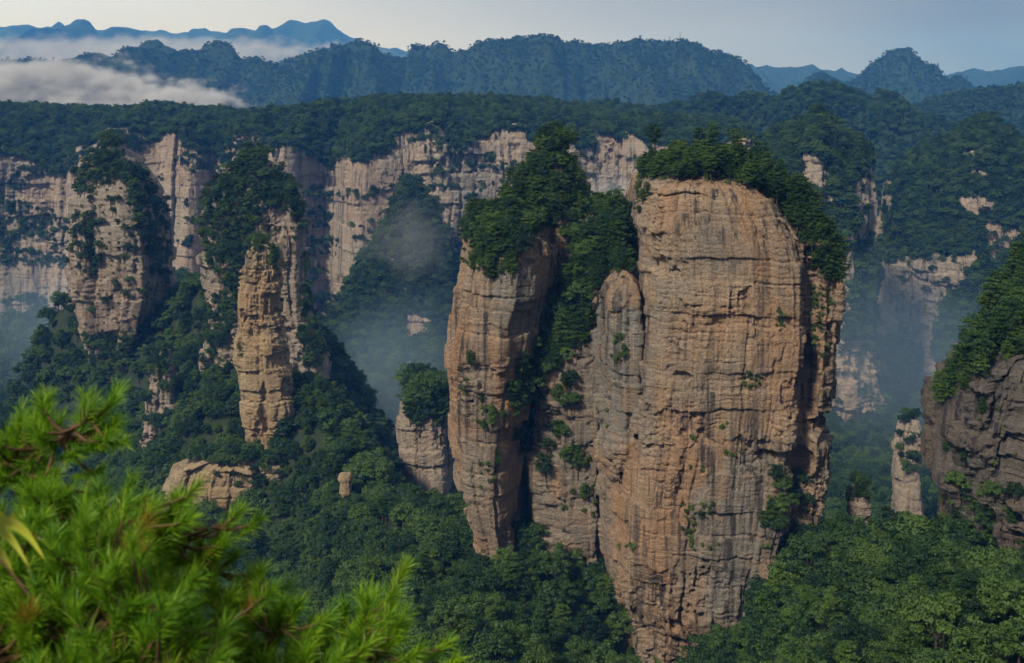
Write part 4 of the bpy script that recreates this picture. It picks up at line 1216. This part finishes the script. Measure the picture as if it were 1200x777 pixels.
for j in reversed(order):
    oi = ng.nodes.new('GeometryNodeObjectInfo'); oi.transform_space = 'ORIGINAL'
    oi.inputs['Object'].default_value = srcs[j]; oi.inputs['As Instance'].default_value = False
    L_.new(oi.outputs['Geometry'], jn.inputs[0])
def nattr(name, dt):
    x = ng.nodes.new('GeometryNodeInputNamedAttribute'); x.data_type = dt; x.inputs['Name'].default_value = name
    return x.outputs['Attribute']
er = ng.nodes.new('FunctionNodeEulerToRotation')
L_.new(nattr('rot', 'FLOAT_VECTOR'), er.inputs[0])
L_.new(gi.outputs[0], ip.inputs['Points']); L_.new(jn.outputs[0], ip.inputs['Instance'])
L_.new(nattr('var', 'INT'), ip.inputs['Instance Index']); L_.new(er.outputs[0], ip.inputs['Rotation'])
L_.new(nattr('scl', 'FLOAT'), ip.inputs['Scale']); L_.new(ip.outputs[0], go.inputs[0])
md = forest.modifiers.new('growth', 'NODES'); md.node_group = ng
print('PLANTS', len(PLANTS), 'single', len(single), 'forest', len(rest), {k: len(v) for k, v in cand.items()}, 'srcs', len(srcs))

# ------------------------------------------------------------------ haze, mist and low cloud bodies
haze = mesh_np('haze', haze_V, haze_F, m_hz)
haze['kind'] = 'stuff'

def mist(px, py, Y, rx, ry, rd, dens, seed, label, sc=2.2, thr=0.45, tilt=0.0, soft=0.14, color=(0.97, 0.97, 0.99), namp=1.5, aniso=0.0):
    """a soft bank of mist or low cloud: a closed ellipsoid with a noisy, edge-faded volume"""
    import bmesh
    bm = bmesh.new(); bmesh.ops.create_icosphere(bm, subdivisions=3, radius=1)
    me = bpy.data.meshes.new('cloud_mist_bank'); bm.to_mesh(me); bm.free()
    o = bpy.data.objects.new('cloud_mist_bank', me); COL.objects.link(o)
    o.location = P(px, py, Y); o.scale = (rx * Y / F, rd, ry * Y / F); o.rotation_euler = (0, tilt, 0)
    m, nt, n, l, out = mat_new('mist')
    h = NT(nt)
    tc = n.new('ShaderNodeTexCoord')
    ln = n.new('ShaderNodeVectorMath'); ln.operation = 'LENGTH'; l.new(tc.outputs['Object'], ln.inputs[0])
    mp = n.new('ShaderNodeMapping'); mp.inputs['Location'].default_value = (seed * 3.1, seed * 1.7, 0); mp.inputs['Scale'].default_value = (sc * rx / ry * 0.7, sc, sc)
    l.new(tc.outputs['Object'], mp.inputs[0])
    nz = n.new('ShaderNodeTexNoise'); nz.inputs['Scale'].default_value = 1; nz.inputs['Detail'].default_value = 7; nz.inputs['Roughness'].default_value = 0.6
    l.new(mp.outputs[0], nz.inputs['Vector'])
    edge = h.step(ln.outputs['Value'], 1.0, 0.1)
    f = h.math('ADD', h.math('MULTIPLY', h.math('SUBTRACT', nz.outputs['Fac'], 0.5), namp), h.math('MULTIPLY', edge, 0.9))
    d = h.math('MULTIPLY', h.step(f, thr - soft, thr + soft), dens)
    v = n.new('ShaderNodeVolumePrincipled'); v.inputs['Color'].default_value = (*color, 1); v.inputs['Absorption Color'].default_value = (1, 1, 1, 1)
    v.inputs['Anisotropy'].default_value = aniso
    l.new(d, v.inputs['Density']); l.new(v.outputs[0], out.inputs['Volume'])
    me.materials.append(m)
    tag(o, label, None, None, 'stuff'); o['category'] = 'mist'
    return o


mist(30, 112, 2550, 230, 62, 220, 0.026, 1, 'white cloud bank lying behind the table mountain at upper left', thr=0.42, sc=2.6, soft=0.24, namp=1.9, aniso=-0.4)  # the upper-left banks are low cloud, built as mist volumes
mist(200, 120, 2500, 130, 36, 160, 0.016, 2, 'thin white cloud trailing right from the bank at upper left', thr=0.50, sc=2.4, soft=0.26, namp=1.9, aniso=-0.4)
mist(150, 62, 8000, 420, 32, 600, 0.0022, 6, 'distant white cloud layer below the pale ridges at upper left', thr=0.46, sc=2.2, soft=0.26, namp=1.9, aniso=-0.4)
mist(478, 280, 1012, 120, 90, 26, 0.012, 3, 'pale mist drifting up the face of the long cliff', thr=0.85, sc=2.6, soft=0.35, namp=2.6)
mist(715, 240, 1045, 100, 60, 30, 0.02, 4, 'pale mist behind the notch between the orange pillars', thr=0.55, sc=1.8, soft=0.3)
mist(470, 480, 820, 170, 170, 120, 0.0036, 5, 'blue-grey mist filling the deep valley left of the orange pillars', thr=0.45, sc=1.2, soft=0.4, color=(0.48, 0.74, 1.0), namp=1.0)
mist(1050, 430, 800, 230, 190, 110, 0.0024, 7, 'blue-grey mist filling the valley right of the tallest pillar', thr=0.45, sc=1.2, soft=0.4, color=(0.48, 0.74, 1.0), namp=1.0)
mist(80, 400, 850, 200, 160, 110, 0.0026, 8, 'blue-grey mist behind the leftmost pillar', thr=0.45, sc=1.2, soft=0.4, color=(0.48, 0.74, 1.0), namp=1.0)
# ------------------------------------------------------------------ the pine close to the viewpoint
def needle_mat():
    m, nt, n, l, out = mat_new('pine_needles')
    h = NT(nt)
    geo = n.new('ShaderNodeNewGeometry')
    f = h.math('ADD', h.math('MULTIPLY', geo.outputs['Random Per Island'], 0.45), h.math('MULTIPLY', h.noise((5, 5, 5), 2, 0.5), 0.55))
    col = h.ramp(f, [(0.2, (0.03, 0.10, 0.006)), (0.45, (0.10, 0.26, 0.010)), (0.74, (0.33, 0.47, 0.018))])
    dry = h.step(h.noise((6, 6, 6), 2, 0.5), 0.63, 0.72)
    col = h.mix(h.math('MULTIPLY', dry, 0.75), col, (0.30, 0.13, 0.02))
    d = n.new('ShaderNodeBsdfPrincipled'); l.new(col, d.inputs['Base Color']); d.inputs['Roughness'].default_value = 0.45
    d.inputs['Specular IOR Level'].default_value = 0.35
    t = n.new('ShaderNodeBsdfTranslucent'); l.new(col, t.inputs['Color'])
    mx = n.new('ShaderNodeMixShader'); mx.inputs[0].default_value = 0.35
    l.new(d.outputs[0], mx.inputs[1]); l.new(t.outputs[0], mx.inputs[2]); l.new(mx.outputs[0], out.inputs['Surface'])
    return m


M_NEEDLE = needle_mat()
M_TWIG = simple_mat('pine_twig', (0.05, 0.028, 0.014), (0.16, 0.085, 0.04), (40, 40, 40))
M_BLADE = simple_mat('pale_leaf', (0.55, 0.58, 0.05), (0.68, 0.66, 0.12), (10, 10, 10), rough=0.4)
pine_root = bpy.data.objects.new('pine_tree', None); COL.objects.link(pine_root)
pine_root.location = (-2.6, 3.0, -3.4)
tag(pine_root, 'bright green long-needled pine close to the viewer, filling the lower left corner', 'pine')
rf = np.random.default_rng(77)
tv_, tf_ = tube_path([(-2.6, 3.0, -3.6), (-2.55, 3.1, -2.6), (-2.4, 3.2, -1.6), (-2.3, 3.2, -0.95)], [0.11, 0.09, 0.06, 0.03], 10)
mesh_np('trunk', tv_ - np.array(pine_root.location), tf_, M_BARK, pine_root)


def bough(path, ntuft, spread, nl=(0.036, 0.060)):
    """one bough: a bent stem with side twigs, each twig ending in a brush of needles"""
    pts = np.array([P(q[0], q[1] + 16, q[2]) for q in path])
    seg = np.linalg.norm(np.diff(pts, axis=0), axis=1); cum = np.concatenate([[0], np.cumsum(seg)])
    at = lambda t: np.array([np.interp(t * cum[-1], cum, pts[:, k]) for k in range(3)])
    st = Parts(); nd = Parts()
    ts = np.linspace(0, 1, 14)
    st.add(*tube_path([at(t) + rf.normal(size=3) * 0.006 for t in ts], 0.014 * (1 - ts * 0.75), 7))
    ntuft = int(ntuft * 2.6)
    for i in range(ntuft):
        t = 1.0 if i == 0 else rf.uniform(0.06, 1.0)
        b = at(t)
        off = rf.normal(size=3) * spread * (1.0, 0.8, 0.75) + (0, 0, 0.02)
        if i == 0: off = (at(1) - at(0.93)) * 0.6
        c = b + off
        mid = b + off * 0.5 + (0, 0, -0.012)
        st.add(*tube_path([b, mid, c], [0.006, 0.005, 0.004], 5))
        ax = off / (np.linalg.norm(off) + 1e-6) * 0.8 + np.array([0.25, -0.1, 0.75]); ax /= np.linalg.norm(ax)
        N = 220
        # needles sit along the last few centimetres of the twig and point forward
        al = rf.uniform(-0.075, 0.03, N)[:, None]
        d = rf.normal(size=(N, 3)); d -= (d @ ax)[:, None] * ax; d /= np.linalg.norm(d, axis=1)[:, None]
        ang = rf.uniform(0.2, 0.95, N)[:, None]
        dr = ax * np.cos(ang) + d * np.sin(ang)
        L = rf.uniform(*nl, N)[:, None]
        p0 = c + ax * al; p1 = p0 + dr * L * 0.6; p2 = p1 + (dr + np.array([0, 0, -0.18])) * L * 0.4
        sd = np.cross(dr, rf.normal(size=(N, 3))); sd /= np.linalg.norm(sd, axis=1)[:, None] + 1e-9; sd = sd * 0.0007
        V = np.stack([p0 - sd, p0 + sd, p1 - sd, p1 + sd, p2 - sd * .3, p2 + sd * .3], 1).reshape(-1, 3)
        k = np.arange(N)[:, None] * 6
        Fq = np.concatenate([k + np.array([[0, 1, 3, 2]]), k + np.array([[2, 3, 5, 4]])])
        nd.add(V, Fq)
    o0 = np.array(pine_root.location)
    V, Fq = st.get(); b = mesh_np('branch', V - o0, Fq, M_TWIG, pine_root)
    V, Fq = nd.get(); mesh_np('needles', V - o0, Fq, M_NEEDLE, b)


bough([(-260, 640, 3.1), (-80, 560, 3.1), (20, 525, 3.1), (80, 492, 3.0), (112, 470, 3.0)], 34, 0.075)
bough([(-260, 660, 3.0), (-60, 590, 3.1), (20, 545, 3.2), (45, 500, 3.2)], 26, 0.07)
bough([(-260, 700, 3.0), (-60, 660, 2.9), (60, 615, 2.9), (150, 592, 2.9)], 44, 0.085)
bough([(-260, 760, 3.2), (0, 700, 3.2), (140, 650, 3.1), (225, 612, 3.1), (252, 600, 3.1)], 50, 0.085)
bough([(-260, 800, 3.4), (60, 730, 3.3), (180, 680, 3.3), (248, 650, 3.3)], 48, 0.09)
bough([(-260, 720, 2.6), (-40, 690, 2.6), (80, 660, 2.6), (130, 640, 2.6)], 46, 0.085)
bough([(-260, 800, 2.5), (-20, 760, 2.5), (110, 720, 2.5), (190, 700, 2.5)], 50, 0.085)
bough([(-200, 900, 2.8), (60, 800, 2.8), (200, 750, 2.8), (265, 715, 2.8)], 54, 0.085)
bough([(-100, 950, 3.0), (150, 830, 3.0), (290, 760, 3.0), (330, 718, 3.0)], 46, 0.08)
bough([(0, 980, 3.2), (220, 850, 3.2), (360, 770, 3.2), (440, 700, 3.2)], 40, 0.065)
bough([(60, 980, 3.0), (260, 860, 3.0), (390, 790, 3.0), (450, 735, 3.0)], 40, 0.075)
bough([(-100, 960, 2.4), (60, 830, 2.4), (150, 780, 2.4), (230, 765, 2.4)], 44, 0.085)
bough([(-260, 840, 2.9), (-60, 740, 2.9), (30, 640, 2.9), (60, 590, 2.9)], 44, 0.09)
bough([(100, 980, 2.7), (240, 850, 2.7), (330, 800, 2.7), (380, 770, 2.7)], 40, 0.08)

bough([(-260, 780, 2.7), (-60, 720, 2.7), (40, 690, 2.7), (90, 668, 2.7)], 40, 0.09)
bough([(-200, 920, 3.1), (120, 800, 3.1), (250, 740, 3.1), (300, 712, 3.1)], 40, 0.08)
bough([(60, 990, 3.0), (300, 840, 3.0), (420, 775, 3.0), (465, 760, 3.0)], 34, 0.07)
bough([(-260, 700, 3.4), (-40, 640, 3.4), (90, 625, 3.4), (170, 640, 3.4)], 40, 0.09)
bough([(-200, 960, 2.6), (-20, 820, 2.6), (90, 760, 2.6), (150, 720, 2.6)], 40, 0.09)

# pale strap-shaped leaves poking in at the left edge
plant_root = bpy.data.objects.new('leafy_plant', None); COL.objects.link(plant_root)
plant_root.location = P(-70, 700, 1.7)
tag(plant_root, 'pale yellow-green strap leaves poking in at the left edge before the pine', 'plant')
o0 = np.array(plant_root.location)
for path, w in ((((-40, 640), (0, 608), (28, 618), (54, 658)), .012), (((-45, 650), (-8, 616), (14, 630), (36, 668)), .011), (((-50, 665), (-20, 636), (2, 646), (18, 676)), .010), (((-40, 634), (-14, 600), (2, 604), (20, 622)), .009)):
    c = np.array([P(x, y, 1.7 + 0.02 * i) for i, (x, y) in enumerate(path)])
    tt = np.linspace(0, 1, 12); cc = np.stack([np.interp(tt, np.linspace(0, 1, 4), c[:, k]) for k in range(3)], -1)
    for _ in range(2): cc[1:-1] = (cc[:-2] + 2 * cc[1:-1] + cc[2:]) / 4
    ww = w * np.sin(np.pi * (0.12 + 0.86 * tt))[:, None]
    side = np.array([0.35, -0.3, 0.9]); V = np.stack([cc - side * ww, cc + np.array([0, 0.004, -0.003]), cc + side * ww], 1).reshape(-1, 3)
    mesh_np('leaf', V - o0, grid_faces(12, 3), M_BLADE, plant_root, smooth=True)
V, Fq = tube_path([P(-70, 700, 1.7), P(-52, 665, 1.7), P(-40, 640, 1.7)], [0.006, 0.005, 0.004], 6)
mesh_np('stem', V - o0, Fq, M_TWIG, plant_root)

# radio masts on the long far ridge
M_STEEL = simple_mat('grey_steel', (0.10, 0.10, 0.11), (0.16, 0.16, 0.17), (1, 1, 1), rough=0.5)
for px, top, lb in ((785, 42, 'left and shorter of two thin radio masts on the far blue ridge'), (797, 38, 'right and taller of two thin radio masts on the far blue ridge')):
    x, y, zt = P(px, top, 3600); zb = P(px, 53, 3600)[2]
    H = zt - zb; prt = Parts()
    for sx, sy in ((-1, -1), (1, -1), (1, 1), (-1, 1)):
        prt.add(*tube_path([(sx * 2.2, sy * 2.2, 0), (sx * 0.5, sy * 0.5, H)], [0.5, 0.3], 5))
    for i in range(8):
        a, b = i / 8, (i + 1) / 8
        ra, rb = 2.2 - 1.7 * a, 2.2 - 1.7 * b
        for (s1, s2) in (((-1, -1), (1, -1)), ((1, -1), (1, 1)), ((1, 1), (-1, 1)), ((-1, 1), (-1, -1))):
            prt.add(*tube_path([(s1[0] * ra, s1[1] * ra, H * a), (s2[0] * rb, s2[1] * rb, H * b)], [0.2, 0.2], 4))
    V, Fq = prt.get()
    mr = mesh_np('radio_mast', V, Fq, M_STEEL); mr.location = (x, y, zb)
    tag(mr, lb, 'mast', 'masts on the far ridge')
